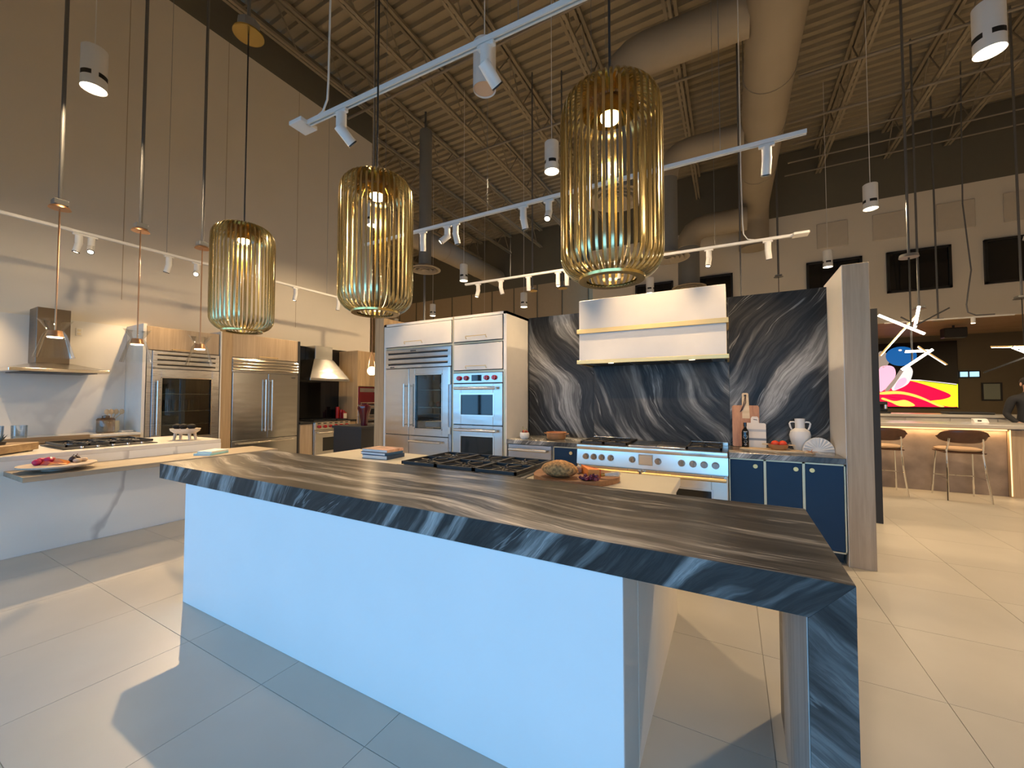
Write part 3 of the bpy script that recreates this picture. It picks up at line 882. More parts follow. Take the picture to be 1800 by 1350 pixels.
cab_door(tc_, -3.308, -2.545, 2.195, 2.505, -3.10, -2.78, 2.26)
cab_door(tc_, -3.308, -2.545, 1.81, 2.155, -3.10, -2.78, 1.86)

def louver(parent, fr, u0, u1, w0, w1, n, v, m):
    p = MB(fr).box(u0, u1, v - 0.03, v, w0, w1, 0.003).build('grille', m, parent)
    hh = (w1 - w0)
    a0, a1 = w0 + hh * 0.2, w0 + hh * 0.78
    for k in range(n):
        z = a0 + (a1 - a0) * k / max(1, n - 1)
        MB(fr).box(u0 + 0.06, u1 - 0.06, v, v + 0.0015, z - 0.012, z + 0.012).build('louver_slot', M['black_metal'], p)
        MB(fr).hull([(u0 + 0.06, v + 0.002, z + 0.02), (u1 - 0.06, v + 0.002, z + 0.02), (u0 + 0.06, v + 0.016, z + 0.008), (u1 - 0.06, v + 0.016, z + 0.008), (u0 + 0.06, v + 0.002, z + 0.006), (u1 - 0.06, v + 0.002, z + 0.006)]).build('louver_blade', M['steel_bright'], p)
    return p
def bar_handle(parent, fr, p, q, r=0.014, off=0.05, m=None, name='handle'):
    """bar parallel to the face between two posts"""
    m = m or M['steel_bright']
    b = MB(fr)
    pv, qv = Vector(p), Vector(q)
    d = (qv - pv).normalized()
    v = Vector((0, off, 0))
    b.cyl(tuple(pv + v), tuple(qv + v), r, n=12)
    for e in (pv + d * 0.03, qv - d * 0.03):
        b.cyl(tuple(e), tuple(e + v), r * 0.8, n=10)
    return b.build(name, m, parent)
def glass_door(parent, fr, u0, u1, w0, w1, v, gu0, gu1, gw0, gw1, m):
    """framed door leaf with a real pane; the cavity is built behind it"""
    b = MB(fr)
    b.box(u0, gu0, v - 0.05, v, w0, w1, 0.003).box(gu1, u1, v - 0.05, v, w0, w1, 0.003)
    b.box(gu0, gu1, v - 0.05, v, w0, gw0, 0.003).box(gu0, gu1, v - 0.05, v, gw1, w1, 0.003)
    d = b.build('door', m, parent)
    e = 0.012
    b = MB(fr)
    b.box(gu0, gu0 + e, v, v + 0.004, gw0, gw1).box(gu1 - e, gu1, v, v + 0.004, gw0, gw1).box(gu0, gu1, v, v + 0.004, gw0, gw0 + e).box(gu0, gu1, v, v + 0.004, gw1 - e, gw1)
    b.build('glass_bezel', M['steel_bright'], d)
    MB(fr).box(gu0, gu1, v - 0.03, v - 0.024, gw0, gw1).build('pane', M['pane'], d)
    return d
def cavity(parent, fr, u0, u1, w0, w1, v0, v1, shelves, m):
    b = MB(fr)
    t_ = 0.02
    b.box(u0, u0 + t_, v0, v1, w0, w1).box(u1 - t_, u1, v0, v1, w0, w1).box(u0, u1, v0, v1, w0, w0 + t_).box(u0, u1, v0, v1, w1 - t_, w1).box(u0, u1, v0, v0 + t_, w0, w1)
    c = b.build('cavity', m, parent)
    for z in shelves:
        s = MB(fr).box(u0 + t_, u1 - t_, v0 + t_, v1 - 0.06, z - 0.004, z).build('shelf', M['glass'], c)
        MB(fr).box(u0 + t_, u1 - t_, v1 - 0.06, v1 - 0.05, z - 0.008, z + 0.004).build('shelf_rail', M['steel_bright'], c)
    return c

# split steel fridge with one glass door
fr = back((-4.59, YF, 0))
W_ = 1.24
fg = thing('steel_fridge', 'steel fridge with a narrow solid door and a glass door in the white cabinet', 'fridge', (-3.97, 4.7, 0))
louver(fg, fr, 0.0, W_, 1.875, 2.15, 3, 0.018, M['steel'])
MB(fr).box(0.10, 0.18, 0.0185, 0.021, 1.885, 1.90).build('badge', M['charcoal'], fg)
MB(fr).box(0.5, 0.60, 0.0185, 0.021, 2.115, 2.13).build('badge', M['charcoal'], fg)
d1 = MB(fr).box(0.006, 0.472, -0.03, 0.02, 0.90, 1.865, 0.004).build('door', M['steel'], fg)
bar_handle(d1, fr, (0.425, 0.02, 1.02), (0.425, 0.02, 1.64))
d2 = glass_door(fg, fr, 0.48, W_ - 0.045, 0.90, 1.865, 0.02, 0.585, W_ - 0.15, 0.99, 1.775, M['steel'])
bar_handle(d2, fr, (0.525, 0.02, 1.02), (0.525, 0.02, 1.64))
MB(fr).box(W_ - 0.042, W_, -0.03, 0.012, 0.1, 1.865).build('side_frame', M['steel_dark'], fg)
MB(fr).box(W_ - 0.045, W_ - 0.005, 0.012, 0.03, 1.62, 1.865, 0.003).build('hinge', M['steel_bright'], fg)
MB(fr).box(W_ - 0.045, W_ - 0.005, 0.012, 0.03, 0.94, 1.04, 0.003).build('hinge', M['steel_bright'], fg)
MB(fr).box(0.006, W_ - 0.045, -0.56, -0.54, 0.1, 2.15).build('back_panel', M['steel_dark'], fg)
cv = cavity(fg, fr, 0.50, W_ - 0.05, 0.92, 1.86, -0.5, -0.035, (1.10, 1.30, 1.55), M['inside'])
MB(fr).box(0.66, 0.94, -0.4, -0.12, 1.012, 1.085, 0.01).build('drawer_bin', M['white_metal'], cv)
for u_, z_, rr, mm in ((0.68, 1.302, 0.045, M['terracotta']), (0.80, 1.302, 0.04, M['tomato']), (0.95, 1.302, 0.05, M['leaf_green']), (0.98, 1.102, 0.06, M['leaf_green']), (0.9, 1.552, 0.06, M['white_metal'])):
    MB(fr).ball((u_, -0.25, z_ + rr), rr, 10, 7).build('stored_food', mm, cv)
for a, c in ((0.006, 0.472), (0.48, W_ - 0.045)):
    d = MB(fr).box(a, c, -0.03, 0.02, 0.11, 0.89, 0.004).build('freezer_drawer', M['steel'], fg)
    if a > 0.1:
        bar_handle(d, fr, (a + 0.05, 0.02, 0.82), (c - 0.10, 0.02, 0.82), 0.016)

# double wall oven with red knobs
fr = back((-3.312, YF, 0))
W_ = 0.775
ov = thing('double_oven', 'steel double wall oven with four red knobs in the white cabinet', 'oven', (-2.92, 4.7, 0.4))
pn = MB(fr).box(0.0, W_, -0.4, 0.018, 1.635, 1.77, 0.004).build('control_panel', M['steel'], ov)
for u_ in (0.10, 0.215, 0.535, 0.655):
    k_ = MB(fr).cyl((u_, 0.018, 1.70), (u_, 0.05, 1.70), 0.034, 0.029, n=20).build('knob', M['red_knob'], pn)
    MB(fr).box(u_ - 0.005, u_ + 0.005, 0.05, 0.056, 1.672, 1.728).build('knob_ridge', M['red_knob'], pn)
MB(fr).box(0.30, 0.455, 0.018, 0.022, 1.66, 1.74).build('display', M['black_glass'], pn)
for z0, z1 in ((1.085, 1.625), (0.46, 1.075)):
    gz0, gz1 = z0 + 0.13, z1 - 0.145
    b = MB(fr)
    gu0, gu1 = 0.13, 0.635
    b.box(0, gu0, -0.03, 0.022, z0, z1, 0.004).box(gu1, W_, -0.03, 0.022, z0, z1, 0.004).box(gu0, gu1, -0.03, 0.022, z0, gz0, 0.004).box(gu0, gu1, -0.03, 0.022, gz1, z1, 0.004)
    d = b.build('door', M['steel'], ov)
    MB(fr).box(gu0, gu1, -0.02, 0.014, gz0, gz1).build('window', M['black_glass'], d)
    e = 0.02
    b = MB(fr)
    for q in ((gu0 - e, gu0, gz0 - e, gz1 + e), (gu1, gu1 + e, gz0 - e, gz1 + e), (gu0, gu1, gz0 - e, gz0), (gu0, gu1, gz1, gz1 + e)):
        b.box(q[0], q[1], 0.022, 0.027, q[2], q[3])
    b.build('window_frame', M['steel_bright'], d)
    bar_handle(d, fr, (0.06, 0.022, z1 - 0.06), (W_ - 0.07, 0.022, z1 - 0.06), 0.019, 0.055)
MB(fr).box(0.02, W_ - 0.02, -0.42, -0.4, 0.45, 1.77).build('back_panel', M['steel_dark'], ov)

# oak end panel left of the white cabinet
tag(MB().box(-4.83, -4.645, YF - 0.01, 5.04, 0, 2.66, 0.002).build('oak_post', M['oak'], None, (-4.74, 4.7, 0)), 'tall narrow oak end panel left of the white fridge cabinet', 'post')

# stone backsplash in three slabs
def slab(x0, x1, m, label):
    s_ = MB().box(x0, x1, 5.03, 5.06, 0.92, 2.56).build('backsplash_slab', m, None, ((x0 + x1) / 2, 5.04, 0.92))
    tag(s_, label, 'backsplash', 'dark stone backsplash slabs')
slab(-2.488, -1.552, M['stone_left'], 'dark veined stone backsplash slab left of the hood')
slab(-1.55, -0.012, M['stone_mid'], 'dark veined stone backsplash slab behind the hood and range')
slab(-0.01, 0.862, M['stone_right'], 'dark veined stone backsplash slab behind the chopping boards and vase')
struct(MB().box(-4.9, 1.05, 5.065, 5.16, 0, 2.56).build('wall_kitchen', M['lacquer']))

# white box hood with brass bands
hd = thing('range_hood', 'large white box hood with two brass bands above the range', 'hood', (-0.79, 4.75, 1.83))
MB().box(-1.55, -0.03, 4.47, 5.025, 1.865, 2.575, 0.003).build('shell', M['lacquer'], hd)
for z0, z1 in ((2.185, 2.235), (1.832, 1.874)):
    b = MB().box(-1.572, -0.008, 4.445, 4.468, z0, z1, 0.002).box(-1.572, -1.552, 4.468, 5.02, z0, z1, 0.002).box(-0.028, -0.008, 4.468, 5.02, z0, z1, 0.002)
    b.build('brass_band', M['brass'], hd)
un = MB().box(-1.53, -0.05, 4.48, 5.02, 1.845, 1.864).build('underside', M['steel_dark'], hd)
for k in range(3):
    x0 = -1.42 + k * 0.43
    MB().box(x0, x0 + 0.39, 4.60, 4.95, 1.836, 1.845, 0.003).build('filter', M['black_metal'], un)

for xx in (-1.2, -0.35):  # small lamps added under the hood to warm the stone slab
    MB().cyl((xx, 4.55, 1.838), (xx, 4.55, 1.846), 0.03, n=14).build('hood_fill_lamp', M['lens_dim'], un)
    add_light('SPOT', 'hood_fill_light', (xx + 0.79, 4.55 - 4.75, 0.0), 5, WARM2, hd, (0, 0.35, -1), 150, 1.0, 0.04)

# wide range
fr = back((-1.545, 4.40, 0))
W_ = 1.512
rg = thing('wide_range', 'wide steel range with ten round knobs and two oven doors under the hood', 'range', (-0.79, 4.6, 0))
MB(fr).box(0, W_, -0.62, 0.0, 0.10, 0.895, 0.004).build('body', M['steel'], rg)
MB(fr).box(0.02, W_ - 0.02, -0.6, -0.05, 0.0, 0.10).build('plinth', M['black_metal'], rg)
pn = MB(fr).hull([(u_, 0.0, z_) for u_ in (0, W_) for z_ in (0.70, 0.862)] + [(u_, v_, z_) for u_ in (0, W_) for v_, z_ in ((0.052, 0.70), (0.030, 0.862))]).box(0, W_, -0.03, 0.055, 0.862, 0.918, 0.008, 2).build('control_panel', M['steel_bright'], rg)
def knob(u_, z_, m=M['knob_steel'], r=0.03, v=0.040):
    MB(fr).cyl((u_, v, z_), (u_, v + 0.008, z_), r * 1.15, n=20).cyl((u_, v + 0.008, z_), (u_, v + 0.045, z_), r, r * 0.82, n=20).box(u_ - 0.004, u_ + 0.004, v + 0.045, v + 0.052, z_ - r * 0.8, z_ + r * 0.8).build('knob', m, pn)
for u_ in (0.105, 0.195, 0.285, 0.385, 0.615, 0.875, 1.10, 1.205, 1.305, 1.405):
    knob(u_, 0.785)
MB(fr).box(0.68, 0.825, 0.03, 0.050, 0.735, 0.845, 0.003).build('display', M['steel'], pn)
MB(fr).box(0.69, 0.815, 0.050, 0.052, 0.745, 0.835).build('display_face', M['steel_bright'], pn)
for a, c in ((0.006, 0.705), (0.715, W_ - 0.006)):
    gu0, gu1, gz0, gz1 = a + 0.14, c - 0.14, 0.24, 0.53
    b = MB(fr)
    b.box(a, gu0, 0.0, 0.04, 0.13, 0.685, 0.004).box(gu1, c, 0.0, 0.04, 0.13, 0.685, 0.004).box(gu0, gu1, 0.0, 0.04, 0.13, gz0, 0.004).box(gu0, gu1, 0.0, 0.04, gz1, 0.685, 0.004)
    d = b.build('oven_door', M['steel_bright'], rg)
    MB(fr).box(gu0, gu1, 0.005, 0.034, gz0, gz1).build('window', M['black_glass'], d)
    b = MB(fr)
    e = 0.018
    for q in ((gu0 - e, gu0, gz0 - e, gz1 + e), (gu1, gu1 + e, gz0 - e, gz1 + e), (gu0, gu1, gz0 - e, gz0), (gu0, gu1, gz1, gz1 + e)):
        b.box(q[0], q[1], 0.04, 0.045, q[2], q[3])
    b.build('window_frame', M['steel'], d)
    b = MB(fr).cyl((a + 0.01, 0.10, 0.655), (c - 0.01, 0.10, 0.655), 0.019, n=14)
    b.build('handle', M['brass'], d)
    for e in (a + 0.02, c - 0.02):
        MB(fr).box(e - 0.012, e + 0.012, 0.04, 0.112, 0.635, 0.675, 0.004).build('handle_bracket', M['steel_bright'], d)
MB(fr).box(0, W_, -0.62, -0.03, 0.895, 0.91).build('hob_surface', M['steel_dark'], rg)
MB(fr).box(0, 0.46, -0.625, -0.60, 0.91, 0.95, 0.003).build('riser', M['steel_bright'], rg)
MB(fr).box(1.14, W_, -0.625, -0.60, 0.91, 0.95, 0.003).build('riser', M['steel_bright'], rg)
MB(fr).box(0.55, 1.13, -0.57, -0.06, 0.91, 0.925, 0.004).build('griddle', M['steel_dark'], rg)
MB(fr).box(0.83, 0.845, -0.57, -0.06, 0.925, 0.929).build('griddle_divider', M['steel_bright'], rg)
for a, c in ((0.02, 0.28), (0.285, 0.545), (1.14, 1.46)):
    b = MB()
    grate(b, -1.545 + a, -1.545 + c, 4.43, 4.98, 0.945)
    b.build('grate', M['iron'], rg)
    for yc in (4.57, 4.84):
        MB().lathe((-1.545 + (a + c) / 2, yc, 0.91), [(0.05, 0), (0.05, 0.008), (0.034, 0.01), (0.034, 0.018), (0, 0.02)], 16).build('burner', M['black_metal'], rg)

# stone counters either side
def counter(x0, x1, label):
    t = MB().box(x0, x1, 4.39, 5.028, 0.868, 0.92, 0.003).build('stone_counter', M['stone_counter'], None, ((x0 + x1) / 2, 4.7, 0.868))
    tag(t, label, 'counter', 'dark stone counters beside the range')
counter(-2.486, -1.549, 'dark stone counter left of the wide range')
counter(-0.028, 0.858, 'dark stone counter right of the wide range')
# steel warming drawer
fr = back((-2.48, 4.42, 0))
dw = thing('drawer_appliance', 'steel drawer appliance with a long bar handle below the left counter', 'appliance', (-2.17, 4.7, 0))
MB(fr).box(0.0, 0.60, -0.55, -0.03, 0.10, 0.865).build('carcass', M['steel_dark'], dw)
for z0, z1 in ((0.49, 0.86), (0.11, 0.48)):
    d = MB(fr).box(0.004, 0.592, -0.03, 0.0, z0, z1, 0.004).build('drawer', M['steel_dark'], dw)
    bar_handle(d, fr, (0.04, 0.0, z1 - 0.06), (0.545, 0.0, z1 - 0.06), 0.017, 0.05)
MB(fr).box(0.01, 0.59, -0.5, -0.06, 0, 0.10).build('plinth', M['black_metal'], dw)
def blue_cab(x0, n, x1, label, knobs):
    t = thing('navy_cabinet', label, 'cabinet', ((x0 + x1) / 2, 4.7, 0), 'navy base cabinets with brass frames')
    fr = back((0, 4.42, 0))
    MB(fr).box(x0, x1, -0.58, -0.02, 0.10, 0.866).build('carcass', M['navy'], t)
    MB(fr).box(x0 + 0.01, x1 - 0.01, -0.5, -0.08, 0, 0.10).build('plinth', M['black_metal'], t)
    wd = (x1 - x0) / n
    b = MB(fr)
    for k in range(n + 1):
        xx = x0 + wd * k
        b.box(max(x0, xx - 0.010), min(x1, xx + 0.010), -0.02, 0.004, 0.10, 0.866)
    b.box(x0, x1, -0.02, 0.004, 0.852, 0.866).box(x0, x1, -0.02, 0.004, 0.10, 0.112)
    b.build('brass_frame', M['brass_pale'], t)
    for k in range(n):
        d = MB(fr).box(x0 + wd * k + 0.012, x0 + wd * (k + 1) - 0.012, -0.02, 0.0, 0.114, 0.85, 0.002).build('door', M['navy'], t)
        u_ = x0 + wd * k + knobs[k] * wd
        MB(fr).cyl((u_, 0.0, 0.80), (u_, 0.018, 0.80), 0.007, n=10).cyl((u_, 0.018, 0.80), (u_, 0.026, 0.80), 0.019, n=20).build('knob', M['brass'], d)
blue_cab(-1.86, 1, -1.552, 'narrow navy cabinet with one brass knob left of the range', (0.73,))
blue_cab(-0.026, 3, 0.856, 'navy base cabinet with three brass framed doors right of the range', (0.74, 0.80, 0.2))

# oak pillar with white inner face
pr_ = thing('end_pillar', 'tall oak faced end pillar at the right end of the navy kitchen', 'pillar', (0.95, 4.75, 0))
MB().box(0.868, 1.046, 4.405, 5.16, 0, 2.60, 0.002).build('oak_face', M['oak_grey'], pr_)
MB().box(0.8635, 0.8675, 4.409, 5.16, 0, 2.60).build('white_face', M['lacquer'], pr_)
tag(MB().box(1.44, 1.508, 6.08, 6.9, 0, 2.48, 0.003).build('black_divider', M['black_metal'], None, (1.48, 6.5, 0)), 'slim tall black divider panel behind the oak pillar', 'divider')

# counter objects ------------------------------------------------------------
t = thing('succulent_pot', 'small white ribbed pot of red succulents left of the range', 'plant', (-2.31, 4.55, 0.921))
MB().lathe((-2.31, 4.55, 0.921), [(0.0, 0.0), (0.045, 0.0), (0.058, 0.02), (0.060, 0.055), (0.054, 0.078), (0.048, 0.078), (0.046, 0.06), (0, 0.06)], 48, flute=16, fl=0.03).build('pot', M['ceramic'], t)
for k in range(9):
    a = k * 2.4
    r_ = 0.012 + 0.022 * (k % 3) / 2
    c = (-2.31 + r_ * math.cos(a), 4.55 + r_ * math.sin(a), 1.0 + 0.012 * (k % 2))
    MB().ball(c, (0.013, 0.013, 0.02), 8, 6).build('leaf', M['leaf_red'] if k % 3 else M['leaf_green'], t)
for k, (dx, dz) in enumerate(((-0.025, 0.075), (0.03, 0.05))):
    MB().tube([(-2.31, 4.55, 0.99), (-2.31 + dx * 0.6, 4.55, 1.02), (-2.31 + dx, 4.55, 1.0 + dz)], 0.004, 6).build('sprig', M['leaf_green'], t)
t = thing('wooden_pot', 'round terracotta coloured wooden pot with two lug handles left of the range', 'pot', (-1.93, 4.68, 0.921))
MB().lathe((-1.93, 4.68, 0.921), [(0, 0), (0.105, 0.0), (0.118, 0.02), (0.122, 0.075), (0.128, 0.08), (0.128, 0.088), (0.112, 0.088), (0.108, 0.04), (0, 0.03)], 32).build('bowl', M['terracotta'], t)
for s in (-1, 1):
    MB().hull([(-1.93 + s * 0.12, 4.655, 0.995), (-1.93 + s * 0.12, 4.705, 0.995), (-1.93 + s * 0.165, 4.665, 1.0), (-1.93 + s * 0.165, 4.695, 1.0), (-1.93 + s * 0.12, 4.655, 0.978), (-1.93 + s * 0.12, 4.705, 0.978), (-1.93 + s * 0.16, 4.67, 0.988)]).build('lug_handle', M['terracotta'], t)

def lean(base, tilt):
    """frame for a board standing on its lower edge and leaning back by tilt"""
    ww = Vector((0, math.sin(R(tilt)), math.cos(R(tilt))))
    return (Vector(base), X, Vector((0, -math.cos(R(tilt)), math.sin(R(tilt)))), ww)
def rounded(x0, x1, z0, z1, r, n=4):
    pts = []
    for cx, cz, a0 in ((x1 - r, z0 + r, -90), (x1 - r, z1 - r, 0), (x0 + r, z1 - r, 90), (x0 + r, z0 + r, 180)):
        for k in range(n + 1):
            a = R(a0 + 90 * k / n)
            pts.append((cx + r * math.cos(a), cz + r * math.sin(a)))
    return pts
fr = lean((0.135, 4.94, 0.921), 8)
t = thing('chopping_board', 'tall reddish wooden chopping board with a leather loop, leaning on the stone', 'board', (0.135, 4.94, 0.921))
body = [(-0.125, 0.01), (-0.115, 0), (0.115, 0), (0.125, 0.01), (0.125, 0.425), (0.112, 0.44), (0.032, 0.44), (0.03, 0.565), (0.02, 0.575), (-0.02, 0.575), (-0.03, 0.565), (-0.032, 0.44), (-0.112, 0.44), (-0.125, 0.425)]
MB(fr).prism(body, 0.0, 0.018).build('board', M['acacia'], t)
MB(fr).prism([(-0.031, 0.3), (0.040, 0.3), (0.034, 0.44), (0.03, 0.565), (0.02, 0.575), (-0.02, 0.575), (-0.03, 0.565)], 0.018, 0.0195).build('pale_strip', M['pale_wood'], t)
MB(fr).tube([(0.0, 0.022, 0.54), (-0.015, 0.026, 0.46), (-0.04, 0.024, 0.385), (-0.05, 0.022, 0.37), (-0.03, 0.024, 0.39), (0.004, 0.026, 0.47), (0.004, 0.022, 0.54)], 0.004, 6).build('leather_loop', M['leather'], t)
MB(fr).cyl((0, 0.0195, 0.545), (0, 0.024, 0.545), 0.012, n=14).build('loop_knot', M['black_metal'], t)
fr = lean((0.215, 4.87, 0.921), 7)
t = thing('serving_board', 'cream marble serving board with grey stripes, leaning before the wooden board', 'board', (0.215, 4.87, 0.921))
body = [(-0.098, 0.012), (-0.088, 0), (0.088, 0), (0.098, 0.012), (0.098, 0.245), (0.085, 0.258), (0.036, 0.258), (0.034, 0.31), (0.022, 0.325), (-0.022, 0.325), (-0.034, 0.31), (-0.036, 0.258), (-0.085, 0.258), (-0.098, 0.245)]
MB(fr).prism(body, 0.0, 0.014).build('board', M['cream_board'], t)
MB(fr).box(-0.0975, 0.0975, 0.014, 0.0148, 0.168, 0.192).build('pale_stripe', M['pale_band'], t)
MB(fr).box(-0.0975, 0.0975, 0.014, 0.0148, 0.078, 0.100).build('dark_stripe', M['grey_band'], t)
MB(fr).tube([(-0.012, 0.016, 0.295), (0.015, 0.017, 0.292), (0.022, 0.017, 0.288)], 0.003, 6).build('leather_tie', M['leather'], t)
t = thing('oil_bottle', 'slim black oil bottle with white labels before the cream board', 'bottle', (0.125, 4.79, 0.921))
MB().lathe((0.125, 4.79, 0.921), [(0, 0), (0.031, 0.0), (0.033, 0.005), (0.033, 0.165), (0.028, 0.185), (0.014, 0.205), (0.0125, 0.225), (0.0155, 0.228), (0.0155, 0.265), (0, 0.266)], 24).build('glass', M['bottle_black'], t)
fr = (Vector((0.125, 4.79, 0.921)), X, -Y, Z)
for z_, rx, rz, mm in ((0.12, 0.02, 0.017, M['white_label']), (0.072, 0.018, 0.012, M['pale_band']), (0.042, 0.010, 0.009, M['pale_band'])):
    b = MB(fr)
    pts = []
    for k in range(16):
        a = 2 * PI * k / 16
        u_ = rx * math.cos(a)
        pts.append((u_, math.sqrt(0.0335 ** 2 - u_ * u_), z_ + rz * math.sin(a)))
    for k in range(1, 15):
        b.poly([pts[0], pts[k], pts[k + 1]])
    b.build('label', mm, t)
MB(fr).box(-0.016, 0.016, 0.029, 0.0338, 0.168, 0.176).build('label_lettering', M['pale_band'], t)
# flat pale board with bowl of tomatoes
bd = MB().prism_z([(0.07, 4.70), (0.13, 4.66), (0.36, 4.60), (0.52, 4.58), (0.60, 4.62), (0.66, 4.585), (0.68, 4.60), (0.62, 4.66), (0.58, 4.74), (0.40, 4.80), (0.12, 4.80)], 0.921, 0.934)
tag(bd.build('paddle_board', M['pale_wood'], None, (0.36, 4.7, 0.921)), 'flat pale wooden paddle board lying under the tomato bowl', 'board')
t = thing('tomato_bowl', 'small wooden bowl with two flat handles on the paddle board', 'bowl', (0.40, 4.705, 0.935))
MB().lathe((0.40, 4.705, 0.935), [(0, 0), (0.055, 0), (0.078, 0.02), (0.086, 0.052), (0.080, 0.052), (0.07, 0.02), (0, 0.012)], 28).build('bowl', M['terracotta'], t)
for s in (-1, 1):
    MB().box(0.40 + s * 0.082 - 0.0, 0.40 + s * 0.135, 4.68, 4.73, 0.978, 0.988, 0.003).build('flat_handle', M['pale_wood'], t)
for c, n_ in (((0.375, 4.70, 0.992), 'red tomato at the left of the wooden bowl'), ((0.436, 4.695, 0.994), 'red tomato at the right of the wooden bowl')):
    tt = thing('tomato', n_, 'tomato', (c[0], c[1], c[2] - 0.03), 'tomatoes in the wooden bowl')
    MB().ball(c, (0.036, 0.036, 0.031), 16, 10).build('flesh', M['tomato'], tt)
    MB().lathe((c[0], c[1], c[2] + 0.029), [(0.0, 0.004), (0.009, 0.001), (0.011, -0.001)], 7).build('stalk', M['leaf_green'], tt)
t = thing('twig', 'short dry star shaped twig at the tip of the paddle board', 'twig', (0.62, 4.57, 0.935))
for k in range(5):
    a = k * 2 * PI / 5
    MB().cyl((0.64, 4.57, 0.945), (0.64 + 0.05 * math.cos(a), 4.57 + 0.03 * math.sin(a), 0.945 + 0.02 * math.sin(a)), 0.005, 0.002, n=6).build('sprig', M['acacia'], t)
# amphora vase
t = thing('amphora_vase', 'white ribbed amphora vase with two handles on the right counter', 'vase', (0.605, 4.93, 0.921))
MB().lathe((0.605, 4.93, 0.921), [(0, 0), (0.052, 0.0), (0.060, 0.02), (0.084, 0.10), (0.090, 0.145), (0.080, 0.185), (0.055, 0.205)], 60, flute=20, fl=0.018).build('body', M['ceramic'], t)
MB().lathe((0.605, 4.93, 0.921), [(0.058, 0.203), (0.042, 0.215), (0.041, 0.255), (0.044, 0.31), (0.040, 0.31), (0.037, 0.25)], 28).build('neck', M['ceramic'], t)
for s in (-1, 1):
    MB().tube([(0.605 + s * 0.068, 4.93, 1.12), (0.605 + s * 0.080, 4.93, 1.15), (0.605 + s * 0.086, 4.93, 1.18), (0.605 + s * 0.078, 4.93, 1.195), (0.605 + s * 0.055, 4.93, 1.198), (0.605 + s * 0.041, 4.93, 1.195)], 0.008, 8).build('handle', M['ceramic'], t)
# fan shaped ceramic
t = thing('fan_vase', 'low white fan shaped ceramic vase right of the amphora', 'vase', (0.735, 4.83, 0.921))
fr = back((0.735, 4.83, 0.921))
pts = [(-0.125, 0.0), (0.125, 0.0)] + [(0.125 * math.cos(R(a)), 0.004 + 0.130 * math.sin(R(a))) for a in range(8, 180, 8)]
MB(fr).prism(pts, -0.02, 0.016).build('body', M['ceramic'], t)
for k in range(11):
    a = R(14 + k * 15.2)
    p0 = (0.035 * math.cos(a), 0.016, 0.01 + 0.035 * math.sin(a))
    p1 = (0.120 * math.cos(a), 0.014, 0.004 + 0.124 * math.sin(a))
    MB(fr).cyl(p0, p1, 0.003, 0.011, n=8).build('pleat', M['ceramic'], t)

# ================================================================== LEFT KITCHEN
XF = -7.85
# marble backsplash and counter
MBs = MB().box(-8.499, -8.46, -1.28, 2.612, 0.92, 2.575).build('marble_backsplash', M['marble_splash'], None, (-8.48, 0, 0.92))
tag(MBs, 'white veined marble backsplash behind the flat canopy hood', 'backsplash')
t = thing('left_counter', 'long wall counter with white top and wooden edge under the canopy hood', 'counter', (-8.15, 0.5, 0))
MB().box(-8.455, -7.80, -1.28, 2.612, 0.885, 0.92, 0.003).build('top', M['quartz'], t)
MB().box(-7.80, -7.76, -1.28, 2.05, 0.855, 0.935, 0.003).build('wooden_edge', M['walnut_y'], t)
for k in range(6):
    y0 = -1.28 + k * 0.648
    d = MB().box(-7.83, -7.81, y0 + 0.005, y0 + 0.643, 0.12, 0.88, 0.002).build('door', M['oak'], t)
MB().box(-8.455, -7.835, -1.28, 2.612, 0.0, 0.884).build('carcass', M['oak'], t)
# canopy hood
h = thing('canopy_hood', 'flat steel canopy hood with a dark square chimney on the left wall', 'hood', (-8.1, 1.75, 1.78))
MB().box(-8.455, -8.12, 1.60, 1.915, 1.90, 2.66, 0.004).build('chimney', M['steel_brown'], h)
MB().hull([(-8.455, 1.31, 1.815), (-7.67, 1.31, 1.815), (-7.67, 2.19, 1.815), (-8.455, 2.19, 1.815), (-8.455, 1.60, 1.915), (-8.12, 1.60, 1.915), (-8.12, 1.915, 1.915), (-8.455, 1.915, 1.915)]).build('canopy', M['steel'], h)
MB().box(-8.455, -7.66, 1.30, 2.20, 1.775, 1.815, 0.004).build('rim', M['steel_bright'], h)
MB().box(-8.40, -7.75, 1.40, 2.10, 1.768, 1.775).build('filter', M['black_metal'], h)
t = thing('wall_outlet', 'small pale wall outlet on the marble right of the hood chimney', 'outlet', (-8.455, 2.08, 2.41))
MB().box(-8.459, -8.452, 2.045, 2.115, 2.355, 2.47, 0.003).build('plate', M['ceramic'], t)
for z_ in (2.385, 2.435):
    MB().box(-8.452, -8.449, 2.062, 2.098, z_ - 0.015, z_ + 0.015).build('socket', M['cream_label'], t)
